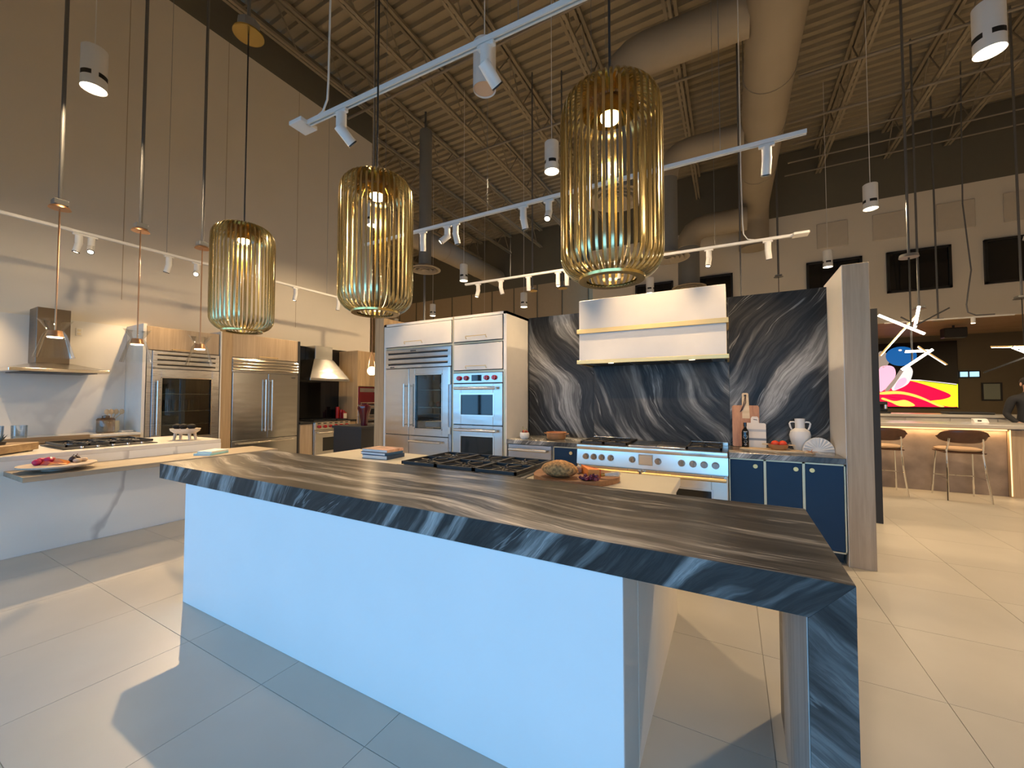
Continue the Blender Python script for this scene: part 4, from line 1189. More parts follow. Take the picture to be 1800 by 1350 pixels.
# smoked glass jar, utensil crock, small tray
t = thing('smoked_jar', 'smoked glass jar with a round lid on the left counter', 'jar', (-8.10, 2.30, 0.921))
MB().lathe((-8.10, 2.30, 0.921), [(0, 0.002), (0.095, 0.0), (0.10, 0.01), (0.10, 0.19), (0.085, 0.215), (0.04, 0.222), (0.04, 0.245), (0.05, 0.25), (0, 0.255)], 28).build('glass', M['glass_smoke'], t)
MB().lathe((-8.10, 2.30, 0.921), [(0.101, 0.185), (0.103, 0.195), (0.09, 0.217), (0.042, 0.226), (0.042, 0.25), (0, 0.26)], 28).build('lid', M['glass_smoke'], t)
t = thing('utensil_crock', 'square cream crock of wooden spoons beside the smoked jar', 'crock', (-8.28, 2.42, 0.921))
MB().box(-8.35, -8.21, 2.35, 2.49, 0.921, 1.09, 0.01).build('crock', M['cream_label'], t)
for k, (dx, dy) in enumerate(((0.03, -0.07), (0, -0.01), (-0.02, 0.05), (0.03, 0.10))):
    u_ = MB().tube([(-8.28, 2.42, 1.09), (-8.28 + dx, 2.42 + dy, 1.2)], 0.007, 6)
    u_.ball((-8.28 + dx, 2.42 + dy, 1.225), (0.012, 0.032, 0.042), 10, 7)
    u_.build('spoon', M['pale_wood'], t)
MB().ball((-8.20, 2.50, 0.945), (0.03, 0.06, 0.02), 10, 6)
tag(MB().box(-8.12, -7.98, 2.44, 2.58, 0.921, 0.945, 0.006).build('butter_dish', M['cream_board'], None, (-8.05, 2.5, 0.921)), 'small pale dish at the right end of the left counter', 'dish')

# left island with marble front, ledge and cooktop
li = thing('marble_island', 'white veined marble island with a grey oak breakfast ledge on the left', 'island', (-6.2, 1.5, 0))
MB().box(-5.735, -5.713, -1.2, 2.69, 0, 0.745).build('marble_front', M['marble'], li)
MB().box(-6.72, -5.737, -1.19, 2.66, 0, 0.868).build('carcass', M['oak'], li)
MB().box(-6.76, -5.713, -1.2, 2.70, 0.87, 0.915, 0.003).build('worktop', M['quartz'], li)
MB().box(-5.735, -5.712, -1.2, 2.70, 0.747, 0.8695).build('worktop_front', M['marble'], li)
MB().box(-5.71, -5.12, 0.965, 3.08, 0.742, 0.785, 0.002).build('oak_ledge', M['oak_y'], li)
MB().box(-5.70, -5.64, 3.02, 3.075, 0, 0.742).build('ledge_leg', M['oak'], li)
# cooktop on it
t = thing('black_cooktop', 'black gas cooktop set into the white marble island', 'cooktop', (-6.2, 1.7, 0.915))
MB().box(-6.62, -5.88, 1.36, 2.12, 0.916, 0.924, 0.003).build('tray', M['black_metal'], t)
for k in range(2):
    y0 = 1.39 + k * 0.36
    b = MB()
    grate(b, -6.58, -5.92, y0, y0 + 0.34, 0.962)
    b.build('grate', M['iron'], t)
    for xx in (-6.42, -6.08):
        MB().lathe((xx, y0 + 0.17, 0.924), [(0.05, 0), (0.05, 0.008), (0.03, 0.012), (0, 0.014)], 16).build('burner', M['steel_dark'], t)
for k in range(5):
    MB().cyl((-5.895, 1.5 + k * 0.12, 0.924), (-5.895, 1.5 + k * 0.12, 0.942), 0.014, n=12).build('knob', M['chrome'], t)
# butcher block
t = thing('butcher_block', 'thick brown wooden block at the left end of the marble island', 'block', (-6.1, 0.6, 0.916))
fr = (Vector((-5.80, 0.955, 0.916)), Vector((-0.715, 0.70, 0)).normalized(), Vector((-0.70, -0.715, 0)).normalized(), Z)
MB(fr).box(-1.2, 0.42, 0, 0.28, 0.012, 0.085, 0.004).build('block', M['walnut_y'], t)
for u_ in (-1.1, 0.33):
    MB(fr).box(u_, u_ + 0.05, 0.02, 0.25, 0, 0.012).build('foot', M['walnut_y'], t)
t = thing('dark_succulent', 'spiky dark succulent on the wooden block', 'plant', (-6.0, 0.93, 1.002))
c = fr[0] + fr[1] * 0.16 + fr[2] * 0.14 + Z * 0.085
ORG[t] = c.copy()
t.location = c
MB().lathe(tuple(c), [(0, 0.0), (0.055, 0.0), (0.062, 0.03), (0.05, 0.032), (0, 0.025)], 20).build('pot', M['charcoal'], t)
for k in range(11):
    a = k * 2.4
    e = 0.035 + 0.006 * k
    MB().cyl(tuple(c + Vector((0.015 * math.cos(a), 0.015 * math.sin(a), 0.02))), tuple(c + Vector((e * math.cos(a), e * math.sin(a), 0.07 + 0.01 * (k % 4)))), 0.014, 0.001, n=6).build('leaf', M['leaf_dark'], t)
for yy, n_ in ((1.445, 'clear ribbed glass tumbler, right of the pair on the wall counter'), (1.255, 'clear ribbed glass tumbler, left of the pair on the wall counter')):
    t = MB().lathe((-7.89, yy, 0.921), [(0.0, 0.004), (0.066, 0.0), (0.07, 0.17), (0.066, 0.17), (0.062, 0.01), (0, 0.01)], 40, flute=20, fl=0.012).build('glass_tumbler', M['glass_frost'], None, (-7.89, yy, 0.921))
    tag(t, n_, 'glass', 'glass tumblers on the wall counter')
# footed bowl with avocados
t = thing('footed_bowl', 'pale wooden footed bowl at the end of the marble island', 'bowl', (-5.97, 2.42, 0.916))
u = Vector((0.877, 0.48, 0))
v = Vector((-0.48, 0.877, 0))
fr = (Vector((-5.97, 2.42, 0.916)), u, v, Z)
b = MB(fr)
for r0, z0 in (): pass
rings = []
for rx, ry, zz in ((0.05, 0.03, 0.072), (0.12, 0.075, 0.082), (0.165, 0.105, 0.112), (0.175, 0.115, 0.142), (0.163, 0.103, 0.142), (0.14, 0.085, 0.115), (0.05, 0.03, 0.092)):
    rings.append([b.bm.verts.new(b.P((rx * math.cos(2 * PI * i / 28), ry * math.sin(2 * PI * i / 28), zz))) for i in range(28)])
b.skin(rings)
b.build('bowl', M['bowl_wood'], t)
for du, dv in ((-0.085, -0.04), (-0.085, 0.04), (0.085, -0.04), (0.085, 0.04)):
    MB(fr).cyl((du * 1.15, dv * 1.2, 0), (du, dv, 0.095), 0.014, 0.018, n=10).build('leg', M['bowl_wood'], t)
for k, (du, dv, n_) in enumerate(((-0.095, 0.0, 'dark avocado at the left of the footed bowl'), (-0.005, -0.01, 'dark avocado in the middle of the footed bowl'), (0.09, 0.0, 'dark avocado at the right of the footed bowl'))):
    p = fr[0] + u * du + v * dv + Z * 0.165
    a = MB().ball(tuple(p), (0.05, 0.042, 0.034), 14, 9)
    a.ball(tuple(p + u * 0.045), (0.02, 0.018, 0.016), 8, 6) if False else None
    for vv in a.bm.verts:
        dd = vv.co - p
        vv.co = p + dd * (1 - 0.25 * dd.dot(u) / 0.05)
    tag(a.build('avocado', M['avocado'], None, tuple(p)), n_, 'avocado', 'avocados in the footed bowl')
# books on the ledge
book('aqua_book', 'aqua book with a yellow band, lower of two on the oak ledge', (-5.33, 2.42), 0.20, 0.28, 0.786, 0.022, 27, M['book_aqua'], M['book_aqua'], 'books on the oak ledge')
book('white_book', 'white book with a wooden toned cover, upper of two on the oak ledge', (-5.33, 2.44), 0.18, 0.25, 0.809, 0.020, 25, M['paper'], M['paper'], 'books on the oak ledge')
# round fruit plate
t = thing('serving_plate', 'round pale wooden footed plate of fruit on the oak ledge', 'plate', (-5.40, 1.215, 0.786))
pc = (-5.405, 1.225, 0.786)
MB().lathe(pc, [(0, 0.0), (0.10, 0.0), (0.10, 0.02), (0.235, 0.034), (0.25, 0.042), (0.25, 0.054), (0, 0.054)], 48).build('disc', M['bowl_wood'], t)
fz = 0.8405
for k, (dx, dy, rr) in enumerate(((-0.02, -0.125, 0.030), (-0.085, -0.085, 0.032), (-0.03, -0.048, 0.036), (-0.105, -0.015, 0.03), (-0.15, -0.06, 0.028))):
    tt = MB().ball((pc[0] + dx * 1.0, pc[1] + dy, fz + rr * 0.9), (rr, rr, rr * 0.9), 12, 8)
    for vv in tt.bm.verts:
        vv.co += (vv.co - Vector((pc[0] + dx, pc[1] + dy, fz + rr * 0.9))).normalized() * random.uniform(-0.003, 0.003)
    lab = ['pink fruit nearest the left rim of the round plate', 'pink fruit second from the left on the round plate', 'large pink fruit beside the orange wedges', 'pink fruit at the back left of the round plate', 'pink fruit rearmost on the round plate'][k]
    tag(tt.build('pink_fruit', M['pink'], None, (pc[0] + dx, pc[1] + dy, fz)), lab, 'fruit', 'pink fruits on the round plate')
for k, (dx, dy, rot, mm, lab) in enumerate(((0.02, 0.01, 40, M['cheese'], 'upper orange melon wedge on the round plate'), (0.09, -0.02, 55, M['cheese'], 'lower orange melon wedge on the round plate'), (0.03, -0.06, 35, M['red_rind'], 'red melon wedge on the round plate'))):
    f_ = (Vector((pc[0] + dx, pc[1] + dy, fz)), Vector((math.cos(R(rot)), math.sin(R(rot)), 0)), Vector((-math.sin(R(rot)), math.cos(R(rot)), 0)), Z)
    hh = 0.05 if k == 0 else 0.02 if k == 1 else 0.035
    b = MB(f_).hull([(-0.06, -0.025, 0), (0.06, -0.02, 0), (0.06, 0.025, 0), (-0.06, 0.02, 0), (-0.05, 0.0, hh), (0.055, 0.01, hh * 0.5), (0.0, -0.02, hh)])
    tag(b.build('fruit_wedge', mm, None, tuple(f_[0])), lab, 'fruit', 'melon wedges on the round plate')
for k, (dx, dy, lab) in enumerate(((-0.02, 0.10, 'dark fig nearest the melon on the round plate'), (-0.05, 0.13, 'dark fig with a stalk at the back of the round plate'))):
    tt = thing('fig', lab, 'fig', (pc[0] + dx, pc[1] + dy, fz), 'figs on the round plate')
    MB().lathe((pc[0] + dx, pc[1] + dy, fz), [(0, 0), (0.022, 0.004), (0.03, 0.022), (0.022, 0.042), (0.006, 0.058), (0, 0.06)], 14).build('flesh', M['fig'], tt)
    MB().cyl((pc[0] + dx, pc[1] + dy, fz + 0.056), (pc[0] + dx, pc[1] + dy + 0.006, fz + 0.072), 0.003, n=6).build('stalk', M['fig'], tt)
for k, (dx, dy, lab) in enumerate(((0.05, 0.11, 'pale shelled nut nearest on the round plate'), (0.02, 0.16, 'pale shelled nut at the right of the round plate'))):
    tag(MB().ball((pc[0] + dx, pc[1] + dy, fz + 0.019), (0.024, 0.03, 0.019), 12, 8).build('walnut', M['mushroom'], None, (pc[0] + dx, pc[1] + dy, fz)), lab, 'nut', 'nuts on the round plate')

# glass door fridge housing
t = thing('fridge_housing', 'oak housing with white edge panel around the glass door fridge', 'cabinet', (-8.15, 3.2, 0))
MB().box(-8.495, XF, 2.615, 2.655, 0, 2.575).build('end_panel', M['lacquer'], t)
MB().box(-8.495, XF - 0.03, 2.657, 3.655, 2.18, 2.545).build('top_carcass', M['oak'], t)
d = MB().box(XF - 0.028, XF - 0.006, 2.66, 3.65, 2.185, 2.545, 0.002).build('top_door', M['oak_grey'], t)
MB().tube([(XF - 0.006, 2.98, 2.21), (XF + 0.02, 2.98, 2.21), (XF + 0.02, 3.28, 2.21), (XF - 0.006, 3.28, 2.21)], 0.005, 6).build('handle', M['brass'], d)
t = thing('oak_divider', 'tall oak divider with a white edge between the two left fridges', 'post', (-8.15, 3.74, 0))
MB().box(-8.495, XF + 0.012, 3.665, 3.685, 0, 2.60).build('white_edge', M['lacquer'], t)
MB().box(-8.495, XF + 0.01, 3.687, 3.855, 0, 2.60, 0.002).build('oak_panel', M['oak'], t)
fr = left((XF, 2.665, 0))
W_ = 0.985
fg = thing('glass_fridge', 'steel fridge with one dark glass door on the left wall', 'fridge', (-8.15, 3.15, 0))
MB(fr).box(0.0, 0.06, -0.6, 0.0, 0.1, 2.175).box(0.06, W_, -0.6, -0.57, 0.1, 2.175).box(W_ - 0.03, W_, -0.6, -0.03, 0.1, 2.175).build('carcass', M['steel_dark'], fg)
louver(fg, fr, 0.062, W_ - 0.002, 1.90, 2.17, 3, 0.02, M['steel_dark'])
d2 = glass_door(fg, fr, 0.062, W_ - 0.002, 0.62, 1.89, 0.025, 0.175, W_ - 0.11, 0.80, 1.76, M['steel_dark'])
bar_handle(d2, fr, (0.12, 0.025, 0.86), (0.12, 0.025, 1.70), 0.015)
cv = cavity(fg, fr, 0.08, W_ - 0.035, 0.63, 1.88, -0.55, -0.035, (1.0, 1.22, 1.50), M['inside_dark'])
for k in range(7):
    MB(fr).cyl((0.25 + k * 0.075, -0.25, 1.222), (0.25 + k * 0.075, -0.25, 1.40), 0.028, n=12).build('stored_bottle', M['bottle_black'] if k % 3 else M['leaf_dark'], cv)
MB(fr).box(0.062, W_ - 0.002, -0.03, 0.02, 0.12, 0.61, 0.004).build('drawer', M['steel_dark'], fg)
# double fridge
t = thing('fridge_housing', 'oak housing above the wide double door fridge', 'cabinet', (-8.15, 4.5, 0))
MB().box(-8.495, XF - 0.03, 3.86, 5.10, 2.17, 2.60).build('top_carcass', M['oak'], t)
MB().box(-8.495, XF + 0.005, 5.105, 5.145, 0, 2.60).build('end_panel', M['charcoal'], t)
for y0, y1 in ((3.862, 5.10),):
    d = MB().box(XF - 0.028, XF - 0.004, y0, y1, 2.175, 2.60, 0.002).build('top_door', M['oak_grey'], t)
    MB().tube([(XF - 0.004, 4.32, 2.205), (XF + 0.024, 4.32, 2.21), (XF + 0.024, 4.68, 2.21), (XF - 0.004, 4.68, 2.205)], 0.006, 6).build('handle', M['brass'], d)
fr = left((XF, 3.862, 0))
W_ = 1.235
fg = thing('double_fridge', 'wide double door steel fridge on the left wall', 'fridge', (-8.15, 4.48, 0))
MB(fr).box(0, W_, -0.6, -0.03, 0.1, 2.165).build('carcass', M['steel_dark'], fg)
g_ = MB(fr).box(0, W_, -0.03, 0.01, 1.905, 2.165, 0.003).build('grille', M['steel'], fg)
for k in range(4):
    z_ = 1.935 + k * 0.057
    MB(fr).hull([(0.0, 0.011, z_ + 0.045), (W_, 0.011, z_ + 0.045), (0.0, 0.035, z_ + 0.015), (W_, 0.035, z_ + 0.015), (0.0, 0.011, z_), (W_, 0.011, z_)]).build('louver_blade', M['steel_bright'], g_)
for a, c, hu in ((0.003, W_ / 2 + 0.01, W_ / 2 - 0.05), (W_ / 2 + 0.016, W_ - 0.003, W_ / 2 + 0.07)):
    d = MB(fr).box(a, c, -0.03, 0.022, 0.66, 1.895, 0.004).build('door', M['steel'], fg)
    bar_handle(d, fr, (hu, 0.022, 0.80), (hu, 0.022, 1.78), 0.016)
MB(fr).box(W_ - 0.14, W_ - 0.06, 0.022, 0.024, 1.83, 1.845).build('badge', M['charcoal'], fg)
d = MB(fr).box(0.003, W_ - 0.003, -0.03, 0.022, 0.12, 0.65, 0.004).build('freezer_drawer', M['steel'], fg)
bar_handle(d, fr, (0.1, 0.022, 0.60), (W_ - 0.1, 0.022, 0.60), 0.016)

# black backsplash bay
t = MB().box(-8.497, -8.47, 5.15, 7.08, 0.92, 2.60).build('black_backsplash', M['black_gloss'], None, (-8.48, 6.1, 0.92))
tag(t, 'glossy black backsplash behind the small pyramid hood', 'backsplash')
t = thing('pyramid_hood', 'steel pyramid hood with a square chimney on the black backsplash', 'hood', (-8.2, 5.95, 1.8))
MB().box(-8.465, -8.12, 5.68, 6.12, 2.30, 2.60, 0.004).build('chimney', M['steel'], t)
MB().hull([(-8.465, 5.42, 1.865), (-7.90, 5.42, 1.865), (-7.90, 6.42, 1.865), (-8.465, 6.42, 1.865), (-8.465, 5.66, 2.30), (-8.12, 5.66, 2.30), (-8.12, 6.14, 2.30), (-8.465, 6.14, 2.30)]).build('canopy', M['steel'], t)
MB().box(-8.465, -7.89, 5.41, 6.43, 1.81, 1.864, 0.003).build('rim', M['steel'], t)
MB().cyl((-8.46, 4.0 + 1.2, 1.80), (-8.46, 5.40, 1.80), 0.008, n=8).build('hanging_rail', M['steel_bright'], t)
t = thing('black_counter', 'black counter with an oak cabinet left of the red knob range', 'counter', (-8.15, 5.25, 0))
MB().box(-8.466, -7.80, 5.15, 5.44, 0.88, 0.92, 0.003).build('top', M['black_metal'], t)
MB().box(-8.466, -7.84, 5.15, 5.44, 0, 0.878).build('carcass', M['oak'], t)
MB().box(-7.84, -7.82, 5.155, 5.435, 0.12, 0.874, 0.002).build('door', M['oak_grey'], t)
t = thing('black_counter', 'black counter right of the red knob range, under the red tins', 'counter', (-8.15, 6.6, 0))
MB().box(-8.466, -7.80, 6.352, 6.564, 0.88, 0.92, 0.003).build('top', M['black_metal'], t)
MB().box(-8.466, -7.84, 6.352, 6.564, 0, 0.878).build('carcass', M['oak'], t)
fr = left((-7.80, 5.445, 0))
W_ = 0.90
rg = thing('red_knob_range', 'steel range with a row of red knobs under the pyramid hood', 'range', (-8.1, 5.95, 0))
MB(fr).box(0, W_, -0.64, 0, 0.1, 0.905, 0.004).build('body', M['steel'], rg)
MB(fr).box(0.03, W_ - 0.03, -0.6, -0.04, 0, 0.1).build('plinth', M['black_metal'], rg)
pn = MB(fr).box(0, W_, 0, 0.045, 0.745, 0.905, 0.006).build('control_panel', M['steel_bright'], rg)
for k in range(6):
    u_ = 0.10 + k * 0.14
    MB(fr).cyl((u_, 0.045, 0.81), (u_, 0.085, 0.81), 0.036, 0.03, n=16).build('knob', M['red_knob'], pn)
    MB(fr).box(u_ - 0.035, u_ + 0.035, 0.045, 0.05, 0.868, 0.888).build('knob_marker', M['black_metal'], pn)
d = MB(fr).box(0.01, W_ - 0.01, 0, 0.035, 0.14, 0.735, 0.004).build('oven_door', M['steel'], rg)
bar_handle(d, fr, (0.06, 0.035, 0.68), (W_ - 0.06, 0.035, 0.68), 0.018, 0.05)
MB(fr).box(0.20, W_ - 0.20, 0.035, 0.038, 0.28, 0.57).build('window', M['black_glass'], d)
for k in range(3):
    b = MB()
    y0 = 5.46 + k * 0.29
    grate(b, -8.40, -7.83, y0, y0 + 0.28, 0.945)
    b.build('grate', M['iron'], rg)
for (y_, hh, rr, lab) in ((6.412, 0.29, 0.046, 'tallest dark red tin beside the red knob range'), (6.513, 0.22, 0.046, 'dark red tin, right of the three on the black counter')):
    tt = thing('red_tin', lab, 'tin', (-8.30, y_, 0.921), 'red tins on the black counter')
    MB().cyl((-8.30, y_, 0.921), (-8.30, y_, 0.921 + hh - 0.03), rr * 0.96, n=24).build('can', M['red_tin'], tt)
    MB().cyl((-8.30, y_, 0.921 + hh - 0.03), (-8.30, y_, 0.921 + hh), rr, n=24).build('lid', M['red_tin'], tt)
tt = thing('red_tin', 'short red tin with a cream label in front of the others', 'tin', (-8.14, 6.465, 0.921), 'red tins on the black counter')
MB().box(-8.19, -8.09, 6.415, 6.515, 0.921, 1.09, 0.01).build('can', M['red_tin'], tt)
MB().box(-8.089, -8.086, 6.42, 6.51, 0.94, 1.06).build('paper_label', M['cream_label'], tt)
MB().cyl((-8.14, 6.465, 1.09), (-8.14, 6.465, 1.13), 0.025, n=14).build('lid', M['red_tin'], tt)
# oak tall cabinet with wall ovens
t = thing('oak_oven_cabinet', 'oak tall cabinet with stacked wall ovens in the far left corner', 'cabinet', (-8.1, 7.0, 0))
b = MB().box(-8.46, -7.80, 6.568, 6.59, 0, 2.56).box(-8.46, -7.80, 7.30, 7.33, 0, 2.56).box(-8.46, -7.82, 6.59, 7.30, 1.70, 2.56).box(-8.46, -7.82, 6.59, 7.30, 0, 0.60).box(-8.46, -8.4, 6.59, 7.3, 0.6, 1.70)
b.build('carcass', M['oak'], t)
for y0, y1, hy in ((6.592, 6.945, 6.63), (6.95, 7.30, 7.26)):
    d = MB().box(-7.82, -7.80, y0, y1, 1.71, 2.55, 0.002).build('door', M['oak'], t)
    MB().tube([(-7.80, hy, 2.10), (-7.77, hy, 2.10), (-7.77, hy, 2.32), (-7.80, hy, 2.32)], 0.005, 6).build('handle', M['brass'], d)
fr = left((-7.80, 6.595, 0))
wo = thing('oven_stack', 'stack of a burgundy fronted coffee machine and steel ovens behind the vase', 'oven', (-8.0, 6.95, 0.6))
for z0, z1, mm in ((1.27, 1.69, M['burgundy']), (0.98, 1.26, M['steel_dark']), (0.62, 0.97, M['steel_dark'])):
    d = MB(fr).box(0.0, 0.70, -0.4, 0.0, z0, z1, 0.004).build('oven_front', mm, wo)
    if mm is not M['burgundy']:
        MB(fr).box(0.1, 0.6, 0, 0.004, z0 + 0.04, z1 - 0.10).build('window', M['black_glass'], d)
        bar_handle(d, fr, (0.05, 0, z1 - 0.05), (0.65, 0, z1 - 0.05), 0.014, 0.045)
    else:
        MB(fr).box(0.05, 0.65, 0, 0.004, z0 + 0.30, z1 - 0.03).build('control_strip', M['steel_dark'], d)
        MB(fr).box(0.06, 0.64, 0, 0.02, z0 + 0.02, z0 + 0.05).build('drip_tray', M['steel_bright'], d)
tag(MB().box(-7.78, -6.7, 7.36, 7.42, 0, 2.78, 0.003).build('oak_return', M['oak'], None, (-7.2, 7.39, 0)), 'tall oak return panel closing the far left corner of the kitchen', 'panel')

# charcoal island with burgundy vase
t = thing('charcoal_island', 'dark charcoal island carrying the burgundy vase', 'island', (-5.85, 5.1, 0))
MB().box(-6.20, -5.495, 4.72, 5.6, 0, 0.90).build('carcass', M['charcoal'], t)
MB().box(-6.23, -5.475, 4.70, 5.62, 0.90, 0.945, 0.003).build('top', M['charcoal'], t)
t = MB().lathe((-5.68, 4.94, 0.946), [(0, 0), (0.055, 0.0), (0.058, 0.06), (0.085, 0.2), (0.115, 0.30), (0.112, 0.34), (0.07, 0.37), (0.045, 0.38), (0.05, 0.395), (0.04, 0.395), (0.035, 0.37), (0.0, 0.36)], 36).build('burgundy_vase', M['wine_glass'], None, (-5.68, 4.94, 0.946))
tag(t, 'glossy burgundy glass vase on the charcoal island', 'vase')

# ================================================================== LAMPS
def rib_path():
    pts = [(0.075, 0.885), (0.11, 0.885), (0.15, 0.878)]
    for a in (80, 65, 50, 35, 20, 8):
        pts.append((0.118 + 0.108 * math.cos(R(a)), 0.775 + 0.108 * math.sin(R(a))))
    pts += [(0.228, 0.72), (0.228, 0.45), (0.228, 0.14)]
    for a in (-8, -22, -36, -50, -64, -78):
        pts.append((0.120 + 0.107 * math.cos(R(a)), 0.118 + 0.107 * math.sin(R(a))))
    pts += [(0.125, 0.006)]
    return pts
def rib_mesh():
    b = MB()
    pts = rib_path()
    rings = []
    for i, (r, z) in enumerate(pts):
        q0, q1 = pts[max(0, i - 1)], pts[min(len(pts) - 1, i + 1)]
        d = Vector((q1[0] - q0[0], q1[1] - q0[1])).normalized()
        nn = Vector((-d.y, d.x)) * 0.0035
        tw = 0.0058
        rings.append([b.bm.verts.new((r + nn.x, -tw, z + nn.y)), b.bm.verts.new((r + nn.x, tw, z + nn.y)), b.bm.verts.new((r - nn.x, tw, z - nn.y)), b.bm.verts.new((r - nn.x, -tw, z - nn.y))])
    b.skin(rings)
    return b.mesh('rib', M['gold_rib'])
RIB = rib_mesh()
NR = 44
def cage(x, y, z, label, canopy):
    t = thing('cage_pendant', label, 'lamp', (x, y, z), 'gold cage pendants over the island')
    for k in range(NR):
        o = bpy.data.objects.new('rib', RIB)
        col.objects.link(o)
        o.parent = t
        o.rotation_euler = (0, 0, 2 * PI * k / NR)
    MB().lathe((x, y, z), [(0.112, 0.0), (0.148, 0.0), (0.150, 0.012), (0.112, 0.012)], 48).build('bottom_ring', M['gold'], t)
    MB().lathe((x, y, z), [(0.0, 0.872), (0.085, 0.872), (0.085, 0.894), (0.0, 0.896)], 40).build('top_disc', M['gold'], t)
    h_ = MB().lathe((x, y, z), [(0.0, 0.868), (0.12, 0.866), (0.135, 0.80), (0.13, 0.795), (0.115, 0.855), (0.0, 0.86)], 40).build('light_bowl', M['amber'], t)
    MB().lathe((x, y, z), [(0.0, 0.858), (0.04, 0.855), (0.046, 0.775), (0.0, 0.775)], 28).build('lamp_holder', M['gold'], t)
    MB().lathe((x, y, z), [(0.0, 0.774), (0.042, 0.774), (0.044, 0.765), (0.036, 0.75), (0.0, 0.742)], 28).build('bulb', M['bulb'], t)
    MB().cyl((x, y, z + 0.89), (x, y, canopy), 0.006, n=8).build('cord', M['black_cord'], t)
    MB().cyl((x, y, canopy), (x, y, canopy + 0.012), 0.115, n=32).build('canopy', M['gold'], t)
    MB().lathe((x, y, canopy + 0.012), [(0, 0), (0.085, 0), (0.085, 0.10), (0, 0.10)], 8).build('junction_box', M['galv'], t)
    MB().cyl((x, y, canopy + 0.11), (x, y, DECK), 0.014, n=8).build('conduit', M['conduit'], t)
    add_light('SPOT', 'cage_light', (0, 0, 0.735), 24, WARM, t, (0, 0, -1), 42, 0.6, 0.035)
cage(-3.56, 1.82, 1.99, 'leftmost gold ribbed cage pendant over the dark island', 4.53)
cage(-2.00, 1.82, 1.985, 'middle gold ribbed cage pendant over the dark island', 4.53)
cage(-0.475, 1.82, 1.985, 'rightmost gold ribbed cage pendant, nearest and largest', 4.53)

# hourglass glass pendants over the marble island
def hourglass(x, y, z, label):
    t = thing('glass_pendant', label, 'lamp', (x, y, z), 'hourglass pendants over the marble island')
    MB().lathe((x, y, z), [(0.148, 0.0), (0.085, 0.23), (0.060, 0.272), (0.058, 0.275)], 36).build('shade', M['glass'], t)
    MB().lathe((x, y, z), [(0.058, 0.275), (0.062, 0.285), (0.125, 0.385), (0.127, 0.387)], 36).build('upper_cone', M['glass'], t)
    MB().lathe((x, y, z), [(0.0, 0.21), (0.064, 0.21), (0.050, 0.275), (0.0, 0.28)], 28).build('socket', M['copper'], t)
    MB().lathe((x, y, z), [(0.0, 0.200), (0.054, 0.203), (0.056, 0.209), (0.0, 0.2095)], 24).build('bulb', M['lens'], t)
    MB().cyl((x, y, z + 0.28), (x, y, 3.40), 0.007, n=8).build('stem', M['copper'], t)
    MB().lathe((x, y, 3.40), [(0, 0), (0.085, 0.0), (0.075, 0.02), (0.06, 0.03), (0, 0.032)], 24).build('canopy', M['copper'], t)
    MB().box(x - 0.055, x + 0.055, y - 0.055, y + 0.055, 3.433, 3.49, 0.005).build('junction_box', M['galv'], t)
    MB().cyl((x, y, 3.49), (x, y, DECK), 0.017, n=10).build('conduit', M['conduit'], t)
    add_light('SPOT', 'glass_pendant_light', (0, 0, 0.195), 7, WARM2, t, (0, 0, -1), 130, 0.8, 0.04)
hourglass(-6.08, 1.325, 1.855, 'clear hourglass pendant nearest the steel canopy hood')
hourglass(-6.08, 1.972, 1.855, 'clear hourglass pendant, middle of three over the marble island')
hourglass(-6.08, 2.60, 1.865, 'clear hourglass pendant in front of the glass door fridge')

# globe pendant with a strap loop
gx, gy, gz = -5.35, 4.80, 1.89
t = thing('globe_pendant', 'small glowing globe pendant hanging in a leather loop before the oak panel', 'lamp', (gx, gy, gz))
MB().ball((gx, gy, gz), 0.078, 20, 12).build('globe', M['globe'], t)
MB().lathe((gx, gy, gz - 0.09), [(0, 0), (0.035, 0.004), (0.04, 0.016), (0.0, 0.018)], 20).build('cap', M['brass'], t)
MB().tube([(gx - 0.085, gy, gz), (gx - 0.075, gy, gz + 0.12), (gx - 0.045, gy, gz + 0.25), (gx, gy, gz + 0.34), (gx + 0.045, gy, gz + 0.25), (gx + 0.075, gy, gz + 0.12), (gx + 0.085, gy, gz)], 0.007, 8).build('loop', M['copper'], t)
MB().cyl((gx, gy, gz + 0.34), (gx, gy, 5.0), 0.004, n=6).build('cord', M['copper'], t)
MB().cyl((gx, gy, 5.0), (gx, gy, DECK), 0.014, n=8).build('conduit', M['conduit'], t)
add_light('POINT', 'globe_light', (0, -0.0, 0.12), 3, WARM2, t, radius=0.05)

# white can pendants
def can_proto():
    body = MB().lathe((0, 0, 0), [(0.094, 0.012), (0.10, 0.0), (0.10, 0.412), (0.092, 0.42), (0.0, 0.42)], 36).mesh('can_body', M['white_metal'])
    lens = MB().lathe((0, 0, 0), [(0.0, 0.010), (0.09, 0.010), (0.093, 0.013), (0, 0.014)], 36).mesh('lens', M['lens'])
    dead = MB().lathe((0, 0, 0), [(0.0, 0.010), (0.09, 0.010), (0.093, 0.013), (0, 0.014)], 36).mesh('lens', M['unlit'])
    sl = MB()
    rings = []
    for k in range(7):
        a = R(-30 + 10 * k)
        rings.append([sl.bm.verts.new((r * math.cos(a), r * math.sin(a), z)) for r, z in ((0.0985, 0.10), (0.1015, 0.10), (0.1015, 0.145), (0.0985, 0.145))])
    sl.skin(rings)
    return body, lens, dead, sl.mesh('vent_slot', M['black_metal'])
BODY, LENS, DEAD, SLOT = can_proto()
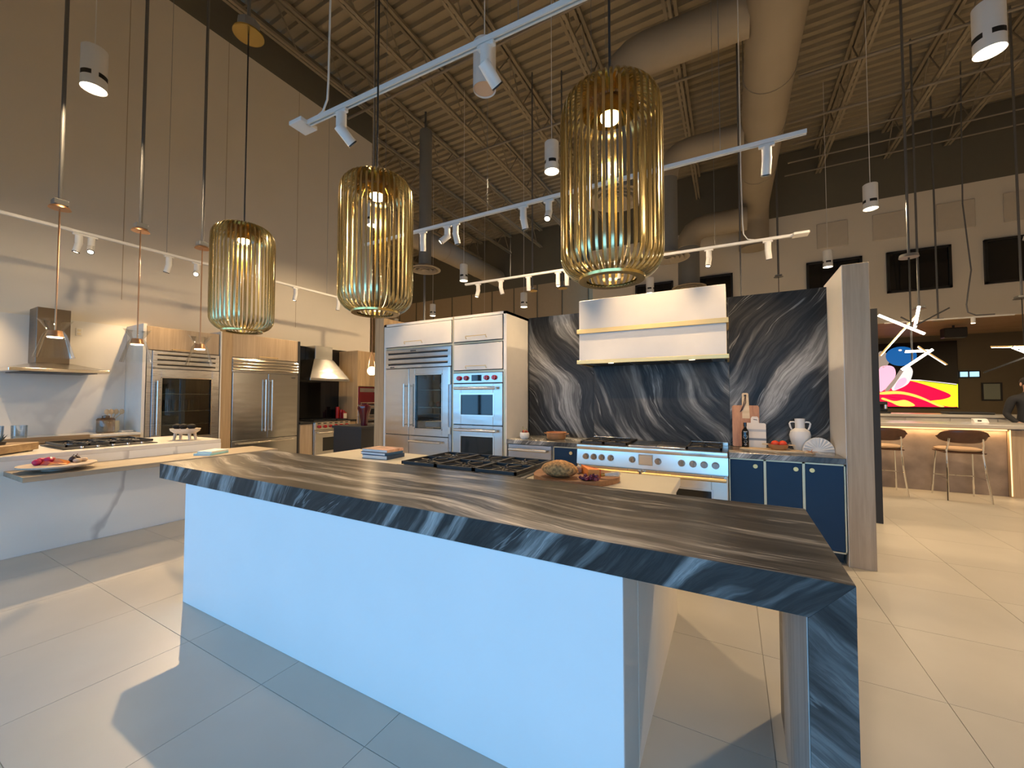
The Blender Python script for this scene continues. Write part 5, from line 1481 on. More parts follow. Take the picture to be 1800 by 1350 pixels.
def can(x, y, z, label, power=CAN_W, lit=True, rot=0.0):
    t = thing('can_pendant', label, 'lamp', (x, y, z), 'white can pendants')
    for nm, me in (('can_body', BODY), ('lens', LENS if lit else DEAD)):
        o = bpy.data.objects.new(nm, me)
        col.objects.link(o)
        o.parent = t
    for k in range(4 if lit else 0):
        o = bpy.data.objects.new('vent_slot', SLOT)
        col.objects.link(o)
        o.parent = t
        o.rotation_euler = (0, 0, rot + k * PI / 2)
    MB().cyl((x, y, z + 0.42), (x, y, DECK), 0.005, n=6).build('cord', M['white_metal'], t)
    MB().cyl((x, y, z + 0.42), (x, y, z + 0.44), 0.012, n=10).build('cord_grip', M['white_metal'], t)
    if lit and power > 0:
        add_light('SPOT', 'can_light', (0, 0, -0.01), power, WARM2, t, (0, 0, -1), 168, 0.4, 0.08)
can(-5.64, 1.43, 4.58, 'white can pendant high before the tall cream wall, left edge', 80, rot=0.6)
can(1.99, 4.88, 4.40, 'large white can pendant in the top right corner', 340, rot=0.3)
can(2.12, 8.73, 4.62, 'white can pendant before the dark upper wall band, right side', 130, rot=0.2)
can(2.17, 12.41, 4.68, 'white can pendant above the oak end pillar', FAR_CAN_W)
can(-2.17, 5.13, 4.63, 'white can pendant just left of the rightmost cage pendant', rot=0.5)
can(-6.10, 5.45, 4.80, 'white can pendant seen through the middle cage pendant', 170, rot=0.2)
can(-5.88, 8.19, 4.38, 'white can pendant under the ceiling ducts above the white cabinet', FAR_CAN_W)
can(-5.28, 10.36, 4.08, 'white can pendant above the right end of the white cabinet', FAR_CAN_W)
can(-1.84, 11.0, 4.20, 'white can pendant peeking out behind the white box hood', FAR_CAN_W)
can(-9.32, 11.1, 4.35, 'small white can pendant above the left end of the white cabinet', FAR_CAN_W)
can(-1.86, 2.89, 4.15, 'unlit white can pendant behind the near track rail', 0, False)
# unseen can lamps added as fill, right of the view and past the wall
for x_, y_, n_ in ((5.8, 1.2, 'first'), (5.8, 4.9, 'second'), (5.8, 8.7, 'third'), (9.4, 3.0, 'fourth'), (9.4, 7.0, 'fifth')):
    can(x_, y_, 4.5, n_ + ' added white can pendant, unseen fill lamp right of the view', 140)
for x_, y_, n_ in ((-13.0, 9.0, 'first'), (-13.0, 13.0, 'second'), (-17.0, 11.0, 'third'), (-9.3, 14.5, 'fourth')):
    can(x_, y_, 4.5, n_ + ' added white can pendant, unseen fill lamp beyond the tall cream wall')

# track lights
HOUS = MB().cyl((0, 0, -0.135), (0, 0, -0.03), 0.038, n=24).mesh('housing', M['white_metal'])
ADAP = MB().box(-0.06, 0.06, -0.017, 0.017, -0.03, -0.003, 0.003).mesh('adapter', M['white_metal'])
BARR = MB().lathe((0, 0, 0), [(0.0, 0.03), (0.036, 0.03), (0.038, 0.026), (0.038, -0.115), (0.034, -0.118)], 28).mesh('barrel', M['white_metal'])
RIM = MB().lathe((0, 0, 0), [(0.0385, -0.112), (0.0385, -0.122), (0.031, -0.122), (0.029, -0.105)], 28).mesh('rim', M['black_metal'])
LEN2 = MB().lathe((0, 0, 0), [(0.0, -0.112), (0.031, -0.112), (0.031, -0.109), (0, -0.108)], 24).mesh('lens', M['lens_dim'])
LEN3 = LEN2.copy()
LEN3.materials[0] = M['black_glass']
def head(x, y, z, label, group, target, power=TRACK_W, size=44, alongx=True, color=WARM, blend=0.7, lit=True):
    t = thing('spotlight', label, 'spotlight', (x, y, z), group)
    for nm, me in (('adapter', ADAP), ('housing', HOUS)):
        o = bpy.data.objects.new(nm, me)
        col.objects.link(o)
        o.parent = t
        if not alongx:
            o.rotation_euler = (0, 0, PI / 2)
    d = (Vector(target) - Vector((x, y, z - 0.15))).normalized()
    q = d.to_track_quat('-Z', 'Y')
    br_ = bpy.data.objects.new('barrel', BARR)
    col.objects.link(br_)
    br_.parent = t
    br_.location = (0, 0, -0.15)
    br_.rotation_euler = q.to_euler()
    for nm, me in (('rim', RIM), ('lens', LEN2 if lit else LEN3)):
        o = bpy.data.objects.new(nm, me)
        col.objects.link(o)
        o.parent = br_
    if power > 0:
        l = bpy.data.lights.new('spot_light', 'SPOT')
        l.energy, l.color, l.spot_size, l.spot_blend, l.shadow_soft_size = power, color, R(size), blend, 0.022
        o = bpy.data.objects.new('spot_light', l)
        col.objects.link(o)
        o.parent = t
        o.location = Vector((0, 0, -0.15)) + d * 0.125
        o.rotation_euler = q.to_euler()
    return t
TZ = 3.65
def track(p, q, label, feed=None, wires=(), feed_cable=None):
    p, q = Vector(p), Vector(q)
    d = (q - p).normalized()
    n = d.cross(Z).normalized()
    t = thing('light_track', label, 'track', tuple(p))
    fr = (p, d, n, Z)
    L = (q - p).length
    b = MB(fr)
    b.box(0, L, -0.018, 0.018, 0.022, 0.036).box(0, L, -0.018, -0.007, 0.0, 0.022).box(0, L, 0.007, 0.018, 0.0, 0.022)
    b.build('rail', M['white_metal'], t)
    MB(fr).box(0.002, L - 0.002, -0.007, 0.007, 0.019, 0.022).build('conductor', M['galv'], t)
    if feed is not None:
        a, c = (-0.13, 0.02) if feed == 0 else (L - 0.02, L + 0.16)
        MB(fr).box(a, c, -0.075, 0.075, 0.0, 0.034, 0.004).build('feed_box', M['white_metal'], t)
    for u_ in wires:
        MB(fr).cyl((u_, 0, 0.036), (u_, 0, DECK - TZ), 0.003, n=6).build('suspension_wire', M['galv'], t)
    if feed_cable is not None:
        u_ = feed_cable
        s = 1 if feed == 0 else -1
        MB(fr).tube([(u_, 0, 0.036), (u_ + s * 0.08, 0, 0.06), (u_ + s * 0.13, 0, 0.14), (u_ + s * 0.14, 0, 0.3), (u_ + s * 0.15, 0, 1.0), (u_ + s * 0.15, 0, DECK - TZ)], 0.008, 8).build('feed_cable', M['white_metal'], t)
    return t
track((-2.98, 1.985, TZ), (0.4, 2.10, TZ), 'near white light track crossing above the cage pendants', 0, (1.9,), 0.10)
gA = 'spotlights on the near track'
head(-2.588, 1.998, TZ, 'white spotlight at the left end of the near track', gA, (-1.75, 5.0, 0.95), 76, 44, lit=True)
head(-1.302, 2.042, TZ, 'white spotlight before the unlit can, on the near track', gA, (-0.35, 5.0, 1.05), 84, 44, lit=True)
track((-4.65, 4.02, TZ), (0.59, 4.05, TZ), 'long middle light track before the white cabinets', None, (0.4, 2.1, 3.4, 4.6))
gB = 'spotlights on the long middle track'
lb = ['leftmost spotlight on the middle track', 'second spotlight from left on the middle track', 'third spotlight from left on the middle track', 'fourth spotlight from left on the middle track', 'fifth spotlight from left on the middle track', 'spotlight on the middle track inside the rightmost cage outline', 'rightmost spotlight on the middle track']
tg = [(-3.9, 4.5, 1.6), (-5.7, 1.6, 0.4), (-2.9, 4.7, 1.6), (-1.9, 4.9, 1.2), (-1.5, 2.3, 0.9), (-0.80, 4.75, 1.95), (0.15, 4.95, 1.0)]
for (x, y), l, g_ in zip(((-3.554, 4.026), (-3.152, 4.028), (-3.02, 4.029), (-2.062, 4.035), (-1.745, 4.037), (-0.742, 4.042), (0.306, 4.048)), lb, tg):
    pw = 74 if g_[1] > 4 else 80
    head(x, y, TZ, 'white ' + l, gB, g_, pw, 62 if g_[1] > 4 else 48)
track((-4.57, 6.42, TZ), (0.80, 6.60, TZ), 'far white light track behind the tall white cabinet', 1, (1.0, 2.8, 4.4), 4.9)
gC = 'spotlights on the far track'
lb = ['leftmost', 'second from left', 'third from left', 'fourth from left', 'fifth from left', 'sixth from left', 'seventh from left', 'rightmost']
for k, x in enumerate((-4.273, -3.772, -3.202, -2.633, -2.47, -1.601, -0.255, 0.489)):
    y = 6.42 + (x + 4.57) * 0.0335
    tt = (x + (0.5 if k % 2 else -0.4), y + (1.2 if k % 3 else -1.0), 0)
    head(x, y, TZ, lb[k] + ' white spotlight on the far track', gC, tt, 80 if k % 2 == 0 else 0, 60)
track((-7.65, -1.2, TZ), (-7.65, 6.6, TZ), 'long white light track running along the tall cream wall', None, (1.5, 4.0, 6.8))
gL = 'spotlights on the wall track'
for y, l, tt, pw, sz in ((0.90, 'spotlight at the hidden near end of the wall track', (-8.47, 0.9, 1.15), WASH_W, 65),
                     (1.85, 'left spotlight of the pair on the wall track', (-7.7, 1.3, 0.9), 40, 60),
                     (1.97, 'right spotlight of the pair on the wall track', (-4.8, 1.0, 0.0), 70, 70),
                     (2.83, 'third spotlight along the wall track', (-8.47, 2.5, 1.15), WASH_W, 65),
                     (3.20, 'fourth spotlight along the wall track, above the glass fridge', (-3.1, 0.8, 0.0), 400, 88),
                     (4.90, 'fifth spotlight along the wall track, above the double fridge', (-7.75, 4.5, 1.6), 40, 70),
                     (5.90, 'last spotlight along the wall track, above the pyramid hood', (-8.2, 5.9, 1.2), 45, 75)):
    head(-7.65, y, TZ, 'white ' + l, gL, tt, pw, sz, False)

# hanging conduits with boxes whose lamps are hidden or far
def rod(x, y, z, label, zb=None, m='copper', r=0.02):
    t = thing('hanging_conduit', label, 'conduit', (x, y, z), 'conduits with lamp canopies')
    MB().cyl((x, y, z + 0.06), (x, y, DECK), r, n=8).build('rod', M['conduit'], t)
    MB().box(x - 0.08, x + 0.08, y - 0.08, y + 0.08, z + 0.02, z + 0.06, 0.005).build('junction_box', M['galv'], t)
    MB().lathe((x, y, z), [(0, 0), (0.12, 0.0), (0.09, 0.018), (0, 0.02)], 20).build('canopy', M[m], t)
    if zb:
        MB().cyl((x, y, zb), (x, y, z), 0.008, n=6).build('stem', M['black_cord'], t)
rod(1.25, 13.6, 4.88, 'grey conduit with a dark canopy above the right stone slab', 2.6, 'conduit', 0.026)
rod(5.10, 11.77, 3.40, 'grey conduit with a canopy at the far right edge', 2.3, 'conduit')
rod(3.62, 11.82, 3.36, 'grey conduit with a canopy beside the stick chandelier', None, 'conduit')
rod(4.70, 14.2, 3.40, 'grey conduit reaching down to the far bar track', None, 'conduit')
rod(-4.15, 8.6, 4.0, 'grey conduit with a gold canopy, leftmost of three just behind the far track', None, 'gold')
rod(-3.5, 8.9, 4.05, 'grey conduit with a gold canopy, middle of three just behind the far track', None, 'gold')
rod(-2.9, 9.2, 4.1, 'grey conduit with a gold canopy, nearest the left side of the rightmost cage', None, 'gold')
rod(-7.35, 8.4, 3.5, 'grey conduit with a brass canopy right of the middle cage', None, 'gold', 0.03)
tag(MB().cyl((0.2, 8.6, 2.2), (0.2, 8.6, DECK), 0.014, n=8).build('drop_cable', M['conduit'], None, (0.2, 8.6, 2.2)), 'thin dark cable dropping behind the right stone slab', 'cable')
tag(MB().tube([(4.9, 13.2, DECK), (4.85, 13.2, 6.0), (4.95, 13.2, 4.4), (4.85, 13.2, 3.6), (4.87, 13.2, 3.42), (5.0, 13.2, 3.34), (5.3, 13.2, 3.335)], 0.014, 8).build('drop_cable', M['conduit'], None, (4.9, 13.2, 3.3)), 'curving grey cable hanging down to the far bar track', 'cable')
tb = thing('light_track', 'thin white track with two small spots over the far bar niche', 'track', (3.6, 13.2, 3.29))
MB().box(3.4, 5.6, 13.18, 13.22, 3.28, 3.31).build('rail', M['white_metal'], tb)
for xx in (3.85, 4.95):
    h_ = MB().cyl((xx, 13.2, 3.28), (xx, 13.2, 3.16), 0.04, n=14).build('spot_head', M['white_metal'], tb)
    MB().cyl((xx, 13.2, 3.155), (xx, 13.2, 3.16), 0.034, n=14).build('lens', M['lens'], h_)
    add_light('SPOT', 'bar_track_light', (xx - 3.6, 0, -0.16), 150, WARM2, tb, (0, 0.5, -1), 150, 0.8, 0.04)

# ================================================================== BAR SIDE
bar = thing('bar_counter', 'bar counter with brown stone front, pale top and glowing edge', 'bar', (2.5, 8.9, 0))
MB().box(1.2, 3.52, 8.60, 8.64, 0.0, 0.965).build('stone_front', M['bar_stone'], bar)
MB().box(1.2, 5.6, 8.64, 9.3, 0.0, 0.965).build('carcass', M['oak'], bar)
MB().box(3.525, 5.6, 8.54, 8.64, 0.0, 0.965).build('oak_end', M['oak_grey'], bar)
MB().box(1.2, 5.6, 8.42, 9.35, 0.99, 1.045, 0.004).build('top', M['bar_top'], bar)
MB().box(1.2, 3.52, 8.575, 8.598, 0.955, 0.97).build('light_strip', M['led_strip'], bar)
MB().box(3.525, 3.535, 8.53, 8.538, 0.02, 0.97).build('light_strip', M['led_strip'], bar)
MB().box(1.2, 5.6, 8.6, 9.3, 0.966, 0.989).build('under_rail', M['bar_top'], bar)
la = bpy.data.lights.new('bar_strip_light', 'AREA')
la.shape, la.size, la.size_y, la.energy, la.color = 'RECTANGLE', 2.3, 0.03, 6, (1, 0.62, 0.28)
lo = bpy.data.objects.new('bar_strip_light', la)
col.objects.link(lo)
lo.parent = bar
lo.location = (2.36 - 2.5, 8.55 - 8.9, 0.95)
bc = thing('back_counter', 'pale back counter behind the bar under the big screen', 'counter', (4.5, 10.5, 0))
MB().box(2.3, 7.2, 10.2, 10.9, 1.08, 1.13, 0.004).build('top', M['bar_top'], bc)
MB().box(2.3, 7.2, 10.24, 10.9, 0, 1.08).build('carcass', M['bar_top'], bc)
for xx in (2.9, 3.5, 4.1, 4.7):
    MB().box(xx, xx + 0.58, 10.22, 10.24, 0.82, 1.06, 0.003).build('drawer_front', M['bar_top'], bc)
t = thing('drinks_machine', 'small black drinks machine at the left end of the back counter', 'machine', (2.52, 10.35, 1.131))
MB().box(2.35, 2.70, 10.24, 10.6, 1.131, 1.17, 0.01).build('base', M['black_metal'], t)
MB().box(2.35, 2.70, 10.42, 10.6, 1.17, 1.36, 0.01).build('tower', M['black_metal'], t)
MB().cyl((2.64, 10.33, 1.30), (2.64, 10.33, 1.22), 0.03, n=12).build('spout', M['chrome'], t)
MB().box(2.42, 2.66, 10.27, 10.42, 1.30, 1.36, 0.01).build('brew_head', M['black_metal'], t)
tag(MB().box(3.55, 4.15, 10.4, 10.8, 1.131, 1.17, 0.02).build('dark_tray', M['charcoal'], None, (3.85, 10.6, 1.131)), 'low dark tray on the back counter right of the screen', 'tray')
t = thing('card_reader', 'small white device with a dark face on the bar top', 'device', (3.45, 9.1, 1.046))
MB().hull([(3.37, 9.05, 1.046), (3.53, 9.05, 1.046), (3.37, 9.15, 1.046), (3.53, 9.15, 1.046), (3.37, 9.10, 1.10), (3.53, 9.10, 1.10), (3.37, 9.15, 1.11), (3.53, 9.15, 1.11)]).build('body', M['ceramic'], t)
MB().box(3.41, 3.45, 9.06, 9.075, 1.065, 1.085).build('face', M['black_glass'], t)

def stool(x, y, label):
    t = thing('bar_stool', label, 'stool', (x, y, 0), 'leather bar stools at the bar')
    # seat: soft tray
    b = MB()
    rings = []
    for rx, ry, zz in ((0.20, 0.17, 0.675), (0.235, 0.205, 0.69), (0.24, 0.21, 0.71), (0.20, 0.17, 0.725), (0.05, 0.05, 0.722)):
        rings.append([b.bm.verts.new((x + math.copysign(abs(math.cos(a)) ** 0.7, math.cos(a)) * rx, y + 0.03 + math.copysign(abs(math.sin(a)) ** 0.7, math.sin(a)) * ry, zz)) for a in [2 * PI * i / 32 for i in range(32)]])
    b.skin(rings)
    b.build('seat', M['tan_seat'], t)
    MB().box(x - 0.22, x + 0.22, y - 0.165, y + 0.215, 0.655, 0.676, 0.01).build('seat_shell', M['leather'], t)
    # backrest: curved oval pad
    b = MB()
    n1, n2 = 20, 12
    vs = []
    for side, off in ((0, -0.022), (1, 0.018)):
        g = []
        for i in range(n1):
            s_ = -1 + 2 * i / (n1 - 1)
            row = []
            hh = 0.092 * max(0.0, 1 - abs(s_) ** 2.8) ** 0.5 + 0.004
            for j in range(n2):
                q = -1 + 2 * j / (n2 - 1)
                bulge = (1 - 0.85 * q ** 4) * (1 - 0.9 * abs(s_) ** 6)
                row.append(b.bm.verts.new((x + 0.265 * s_, y - 0.205 + 0.11 * s_ * s_ + off * bulge - 0.03 * q, 0.895 + hh * q)))
            g.append(row)
        vs.append(g)
    for g in vs:
        for i in range(n1 - 1):
            for j in range(n2 - 1):
                b.bm.faces.new((g[i][j], g[i + 1][j], g[i + 1][j + 1], g[i][j + 1]))
    A, B_ = vs
    loop = [(i, 0) for i in range(n1)] + [(n1 - 1, j) for j in range(1, n2)] + [(i, n2 - 1) for i in range(n1 - 2, -1, -1)] + [(0, j) for j in range(n2 - 2, 0, -1)]
    for k in range(len(loop)):
        (i, j), (i2, j2) = loop[k], loop[(k + 1) % len(loop)]
        b.bm.faces.new((A[i][j], A[i2][j2], B_[i2][j2], B_[i][j]))
    b.build('backrest', M['leather'], t, sharp=60)
    for s in (-1, 1):
        MB().tube([(x + s * 0.165, y - 0.20, 0.87), (x + s * 0.175, y - 0.185, 0.78), (x + s * 0.18, y - 0.15, 0.69), (x + s * 0.19, y - 0.19, 0.40), (x + s * 0.215, y - 0.26, 0.0)], 0.012, 10).build('leg', M['chrome'], t)
        MB().tube([(x + s * 0.19, y + 0.16, 0.67), (x + s * 0.22, y + 0.24, 0.0)], 0.010, 10).build('leg', M['chrome'], t)
        MB().cyl((x + s * 0.203, y - 0.21, 0.30), (x + s * 0.207, y + 0.205, 0.30), 0.007, n=8).build('stretcher', M['chrome'], t)
    MB().cyl((x - 0.207, y + 0.205, 0.30), (x + 0.207, y + 0.205, 0.30), 0.008, n=8).build('foot_rail', M['chrome'], t)
stool(2.86, 8.13, 'brown leather bar stool with chrome legs, right one fully in view')
stool(2.02, 8.13, 'brown leather bar stool half hidden behind the black divider')

# big screen on the rear wall
sx0, sx1, sz0, sz1, sy = 2.75, 6.87, 1.06, 3.40, 19.40
scn = thing('wall_screen', 'very large black wall screen showing a red swirl and balloons', 'screen', ((sx0 + sx1) / 2, sy, sz0))
MB().box(sx0, sx1, sy, sy + 0.08, sz0, sz1, 0.005).build('panel', M['screen'], scn)
def smooth_loop(pts, n=5):
    out = []
    L = len(pts)
    for i in range(L):
        p0, p1, p2, p3 = (Vector(pts[(i + k) % L]) for k in (-1, 0, 1, 2))
        for k in range(n):
            t_ = k / n
            out.append(tuple(0.5 * (2 * p1 + (p2 - p0) * t_ + (2 * p0 - 5 * p1 + 4 * p2 - p3) * t_ ** 2 + (3 * p1 - p0 - 3 * p2 + p3) * t_ ** 3)))
    return out
def pic(name, pts, m, lift):
    if name in ('picture_petal', 'picture_ribbon', 'picture_flame', 'picture_disc', 'picture_stalk'):
        pts = smooth_loop(pts)
    elif name in ('picture_red', 'picture_green'):
        q = []
        for k, p in enumerate(pts):
            corner = k < 2 or k == len(pts) - 1 if name == 'picture_red' else k in (2, 3)
            q += [p, (p[0] + 1e-3, p[1])] if corner else [p]
        pts = [(max(sx0 + 0.02, min(sx1 - 0.02, a)), max(sz0 + 0.03, c)) for a, c in smooth_loop(q)]
    MB().prism([(a, c) for a, c in pts], sy - lift - 0.002, sy - lift).build(name, m, scn)
red = [(2.8, 1.10), (6.80, 1.10), (6.80, 1.42), (6.5, 1.75), (6.0, 1.98), (5.4, 2.08), (4.8, 2.02), (2.8, 1.9)]
pic('picture_red', red, M['pic_red'], 0.002)
pic('picture_green', [(5.5, 2.08), (6.1, 1.98), (6.82, 1.85), (6.82, 1.12), (6.6, 1.12), (6.1, 1.28), (6.45, 1.36), (6.66, 1.46), (6.6, 1.58), (6.2, 1.8), (5.8, 1.98)], M['pic_yellow'], 0.006)
pic('picture_ribbon', [(4.84, 1.62), (5.3, 1.66), (5.8, 1.52), (6.3, 1.22), (6.5, 1.12), (6.35, 1.12), (5.9, 1.38), (5.4, 1.55), (4.84, 1.54)], M['pic_gold'], 0.010)
pic('picture_flame', [(4.9, 1.42), (5.2, 1.30), (5.5, 1.34), (5.75, 1.14), (5.35, 1.12), (5.1, 1.26), (4.86, 1.36)], M['pic_gold'], 0.010)
pic('picture_edge', [(5.2, 2.10), (5.9, 2.06), (6.82, 1.90), (6.82, 1.87), (6.0, 2.02), (5.4, 2.07)], M['pic_white'], 0.012)
pic('picture_petal', [(4.80, 1.70), (4.80, 2.45), (5.0, 2.6), (5.22, 2.52), (5.25, 2.2), (5.05, 1.85), (4.9, 1.68)], M['pic_pink'], 0.014)
pic('picture_petal', [(5.15, 1.7), (5.2, 2.05), (5.5, 2.55), (5.62, 2.58), (5.72, 2.35), (5.6, 1.95), (5.35, 1.75)], M['pic_white'], 0.016)
pic('picture_petal', [(5.2, 1.72), (5.32, 2.05), (5.5, 2.15), (5.55, 2.0), (5.4, 1.8)], M['pic_pink'], 0.020)
pic('picture_stalk', [(4.95, 1.70), (5.2, 2.1), (5.42, 2.5), (5.52, 2.5), (5.3, 2.05), (5.08, 1.70)], M['pic_grey'], 0.022)
pic('picture_disc', [(4.80, 2.5), (4.80, 3.05), (4.95, 3.12), (5.1, 2.9), (5.05, 2.62)], M['pic_grey'], 0.014)
pic('picture_balloon', [(5.42 + 0.42 * math.cos(2 * PI * k / 28), 2.93 + (0.34 if math.sin(2 * PI * k / 28) > 0 else 0.36 ) * math.sin(2 * PI * k / 28)) for k in range(28)], M['pic_blue'], 0.018)
pic('picture_glint', [(5.40 + 0.05 * math.cos(2 * PI * k / 12), 3.14 + 0.035 * math.sin(2 * PI * k / 12)) for k in range(12)], M['pic_white'], 0.022)
bz = thing('sky_reflections', 'two small pale blue glowing patches imitating sky reflections right of the big screen', 'window', (7.12, 19.4, 2.12))  # glowing patches added to imitate sky reflections on the far glass
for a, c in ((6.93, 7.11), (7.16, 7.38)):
    MB().box(a, c, 19.42, 19.44, 2.14, 2.31).build('pane', M['sky_reflection'], bz)
MB().box(6.90, 7.42, 19.44, 19.49, 2.10, 2.35).build('frame', M['black_metal'], bz)  # backing frame for the added reflection patches
pf = thing('framed_print', 'framed pale green print on the brown wall at far right', 'picture', (7.7, 19.45, 1.3))
MB().box(7.44, 7.92, 19.46, 19.49, 1.32, 1.93).build('frame', M['black_metal'], pf)
MB().box(7.48, 7.86, 19.44, 19.46, 1.37, 1.89).build('print', M['chart'], pf)
t = thing('ceiling_speaker', 'black box speaker under the slatted bar ceiling', 'speaker', (5.9, 16.8, 3.3))
MB().box(5.65, 6.15, 16.7, 17.0, 3.22, 3.52, 0.02).build('cabinet', M['black_metal'], t)
MB().cyl((5.9, 16.85, 3.52), (5.9, 16.85, 3.60), 0.03, n=10).build('bracket', M['black_metal'], t)

# stick chandeliers over the bar
def chandelier(label, sticks, hub, top, cat='lamp'):
    t = thing('stick_chandelier', label, cat, hub, 'stick chandeliers over the bar')
    for p, q, lit in sticks:
        p, q = Vector(p), Vector(q)
        d = (q - p).normalized()
        side = d.cross(Z).normalized()
        up = side.cross(d).normalized()
        fr = (p, d, side, up)
        L = (q - p).length
        s_ = MB(fr).box(0, L, -0.010, 0.010, -0.010, 0.010).build('stick', M['black_metal'] if lit != 2 else M['brass'], t)
        if lit == 1:
            MB(fr).box(0.01, L - 0.01, -0.0115, 0.0115, -0.022, -0.010).build('led_strip', M['led_bar'], s_)
            MB(fr).box(0.01, L - 0.01, -0.0125, 0.0125, -0.012, 0.012).build('diffuser', M['led_bar'], s_)
        if lit == 2:
            MB(fr).box(0.01, L - 0.01, -0.008, 0.008, -0.016, -0.010).build('led_strip', M['led_bar'], s_)
    hx, hy, hz = hub
    MB().cyl((hx, hy, hz - 0.45), (hx, hy, top), 0.012, n=8).build('stem', M['black_metal'], t)
    MB().cyl((hx, hy, top), (hx, hy, DECK), 0.018, n=8).build('conduit', M['conduit'], t)
    MB().lathe((hx, hy, top - 0.02), [(0, 0), (0.12, 0), (0.11, 0.05), (0, 0.05)], 20).build('canopy', M['conduit'], t)
    add_light('POINT', 'chandelier_light', (0, 0, -0.1), 16, (1, 0.85, 0.66), t, radius=0.25)
chandelier('stick chandelier with crossed glowing bars over the bar', [
    ((2.088, 8.40, 2.77), (2.637, 8.40, 2.417), 1), ((2.588, 8.46, 2.873), (2.53, 8.46, 2.524), 1), ((2.60, 8.55, 2.76), (2.12, 8.50, 2.115), 2),
    ((2.907, 8.40, 2.792), (2.53, 8.40, 2.56), 0), ((2.364, 8.42, 2.707), (2.468, 8.42, 2.625), 0), ((2.713, 8.40, 2.184), (2.34, 8.40, 1.87), 1),
    ((2.40, 8.44, 2.165), (2.68, 8.44, 2.165), 1), ((2.549, 8.40, 2.229), (2.861, 8.40, 1.935), 2)], (2.49, 8.45, 2.45), 3.66)
chandelier('second stick chandelier cut off by the right edge', [
    ((3.444, 8.2, 2.152), (3.90, 8.2, 1.86), 1), ((3.26, 8.25, 2.165), (3.75, 8.25, 2.14), 2), ((3.48, 8.15, 2.10), (3.95, 8.15, 2.30), 1), ((3.2, 8.3, 1.8), (3.7, 8.3, 2.05), 0)], (3.72, 8.22, 2.25), 3.66)

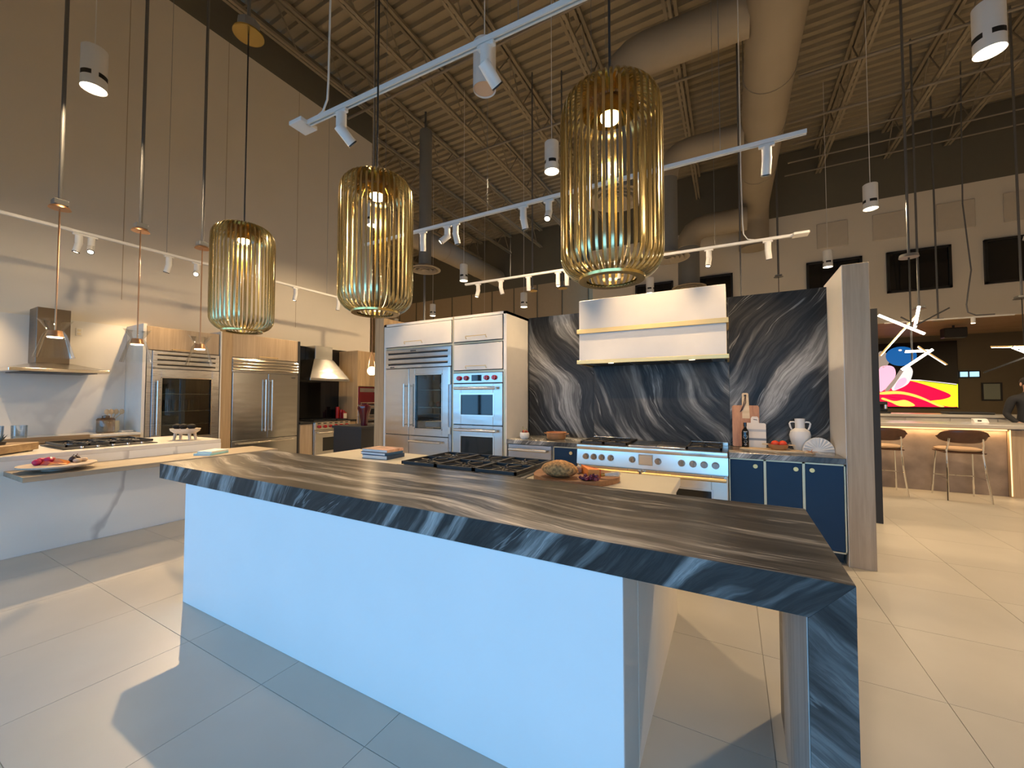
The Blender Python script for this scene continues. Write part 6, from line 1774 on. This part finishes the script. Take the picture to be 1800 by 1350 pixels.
# person behind the bar at the right edge
def person(x, y):
    t = thing('person', 'person in a dark jacket behind the bar, cut off by the right edge', 'person', (x, y, 0))
    V = {}
    vs, es, rad = [], [], []
    def v(n, p, r, link=None):
        V[n] = len(vs)
        vs.append((x + p[0], y + p[1], p[2]))
        rad.append(r)
        if link is not None:
            es.append((V[link], V[n]))
    v('pelvis', (0, 0, 0.95), (0.155, 0.11))
    v('waist', (0, 0, 1.10), (0.14, 0.10), 'pelvis')
    v('chest', (0, 0.01, 1.30), (0.165, 0.115), 'waist')
    v('upper', (0, 0.01, 1.42), (0.13, 0.09), 'chest')
    v('neck', (0, 0.0, 1.52), (0.055, 0.055), 'upper')
    v('jaw', (0, -0.02, 1.59), (0.062, 0.075), 'neck')
    v('head', (0, -0.01, 1.67), (0.076, 0.095), 'jaw')
    v('crown', (0, 0.0, 1.745), (0.05, 0.065), 'head')
    for s, n in ((-1, 'l'), (1, 'r')):
        v(n + 'sh', (s * 0.185, 0.01, 1.42), (0.07, 0.07), 'upper')
        v(n + 'el', (s * 0.25, 0.03, 1.15), (0.050, 0.050), n + 'sh')
        v(n + 'wr', (s * 0.20, -0.16, 1.02), (0.034, 0.034), n + 'el')
        v(n + 'ha', (s * 0.185, -0.24, 1.005), (0.036, 0.026), n + 'wr')
        for k in range(4):
            v(n + 'f%d' % k, (s * (0.155 + 0.02 * k), -0.29 - 0.008 * (k in (1, 2)), 0.995), (0.010, 0.010), n + 'ha')
            v(n + 'g%d' % k, (s * (0.153 + 0.021 * k), -0.325 - 0.01 * (k in (1, 2)), 0.975), (0.008, 0.008), n + 'f%d' % k)
        v(n + 'th', (s * 0.14, -0.235, 0.99), (0.011, 0.011), n + 'ha')
        v(n + 'th2', (s * 0.125, -0.27, 0.98), (0.009, 0.009), n + 'th')
        v(n + 'hip', (s * 0.095, 0, 0.88), (0.095, 0.095), 'pelvis')
        v(n + 'kn', (s * 0.105, -0.01, 0.49), (0.062, 0.062), n + 'hip')
        v(n + 'an', (s * 0.11, 0.02, 0.09), (0.042, 0.042), n + 'kn')
        v(n + 'toe', (s * 0.12, -0.15, 0.04), (0.04, 0.03), n + 'an')
    me = bpy.data.meshes.new('body')
    me.from_pydata(vs, es, [])
    o = bpy.data.objects.new('body', me)
    col.objects.link(o)
    o.modifiers.new('skin', 'SKIN')
    sv = me.skin_vertices[0].data
    for i, r in enumerate(rad):
        sv[i].radius = r
    sv[0].use_root = True
    ss = o.modifiers.new('sub', 'SUBSURF')
    ss.levels = ss.render_levels = 2
    dg = bpy.context.evaluated_depsgraph_get()
    ev = o.evaluated_get(dg)
    m2 = bpy.data.meshes.new_from_object(ev)
    bpy.data.objects.remove(o)
    m2.materials.clear()
    m2.materials.append(M['cloth_dark'])
    m2.materials.append(M['skin'])
    for p in m2.polygons:
        c = p.center
        p.use_smooth = True
        p.material_index = 1 if (c.z > 1.535 or (c.y < y - 0.19 and 0.9 < c.z < 1.1)) else 0
    for vv in m2.vertices:
        vv.co -= Vector((x, y, 0))
    o = bpy.data.objects.new('body', m2)
    col.objects.link(o)
    o.parent = t
    ORG[o] = Vector((x, y, 0))
    hb = MB()
    hb.ball((x, y + 0.015, 1.70), (0.086, 0.105, 0.088), 18, 12)
    for vv in hb.bm.verts:
        if vv.co.y < y - 0.045 and vv.co.z < 1.735:
            vv.co.y = y - 0.045
    hb.build('hair', M['hair'], t)
    for s in (-1, 1):
        MB().ball((x + s * 0.030, y - 0.098, 1.675), (0.011, 0.008, 0.008), 8, 6).build('eye', M['black_metal'], t)
        MB().ball((x + s * 0.083, y + 0.0, 1.66), (0.012, 0.022, 0.032), 10, 7).build('ear', M['skin'], t)
    MB().hull([(x, y - 0.100, 1.675), (x - 0.015, y - 0.095, 1.635), (x + 0.015, y - 0.095, 1.635), (x, y - 0.125, 1.640)]).build('nose', M['skin'], t)
    MB().ball((x, y - 0.094, 1.608), (0.024, 0.008, 0.007), 10, 6).build('mouth', M['red_rind'], t)
person(4.30, 9.85)
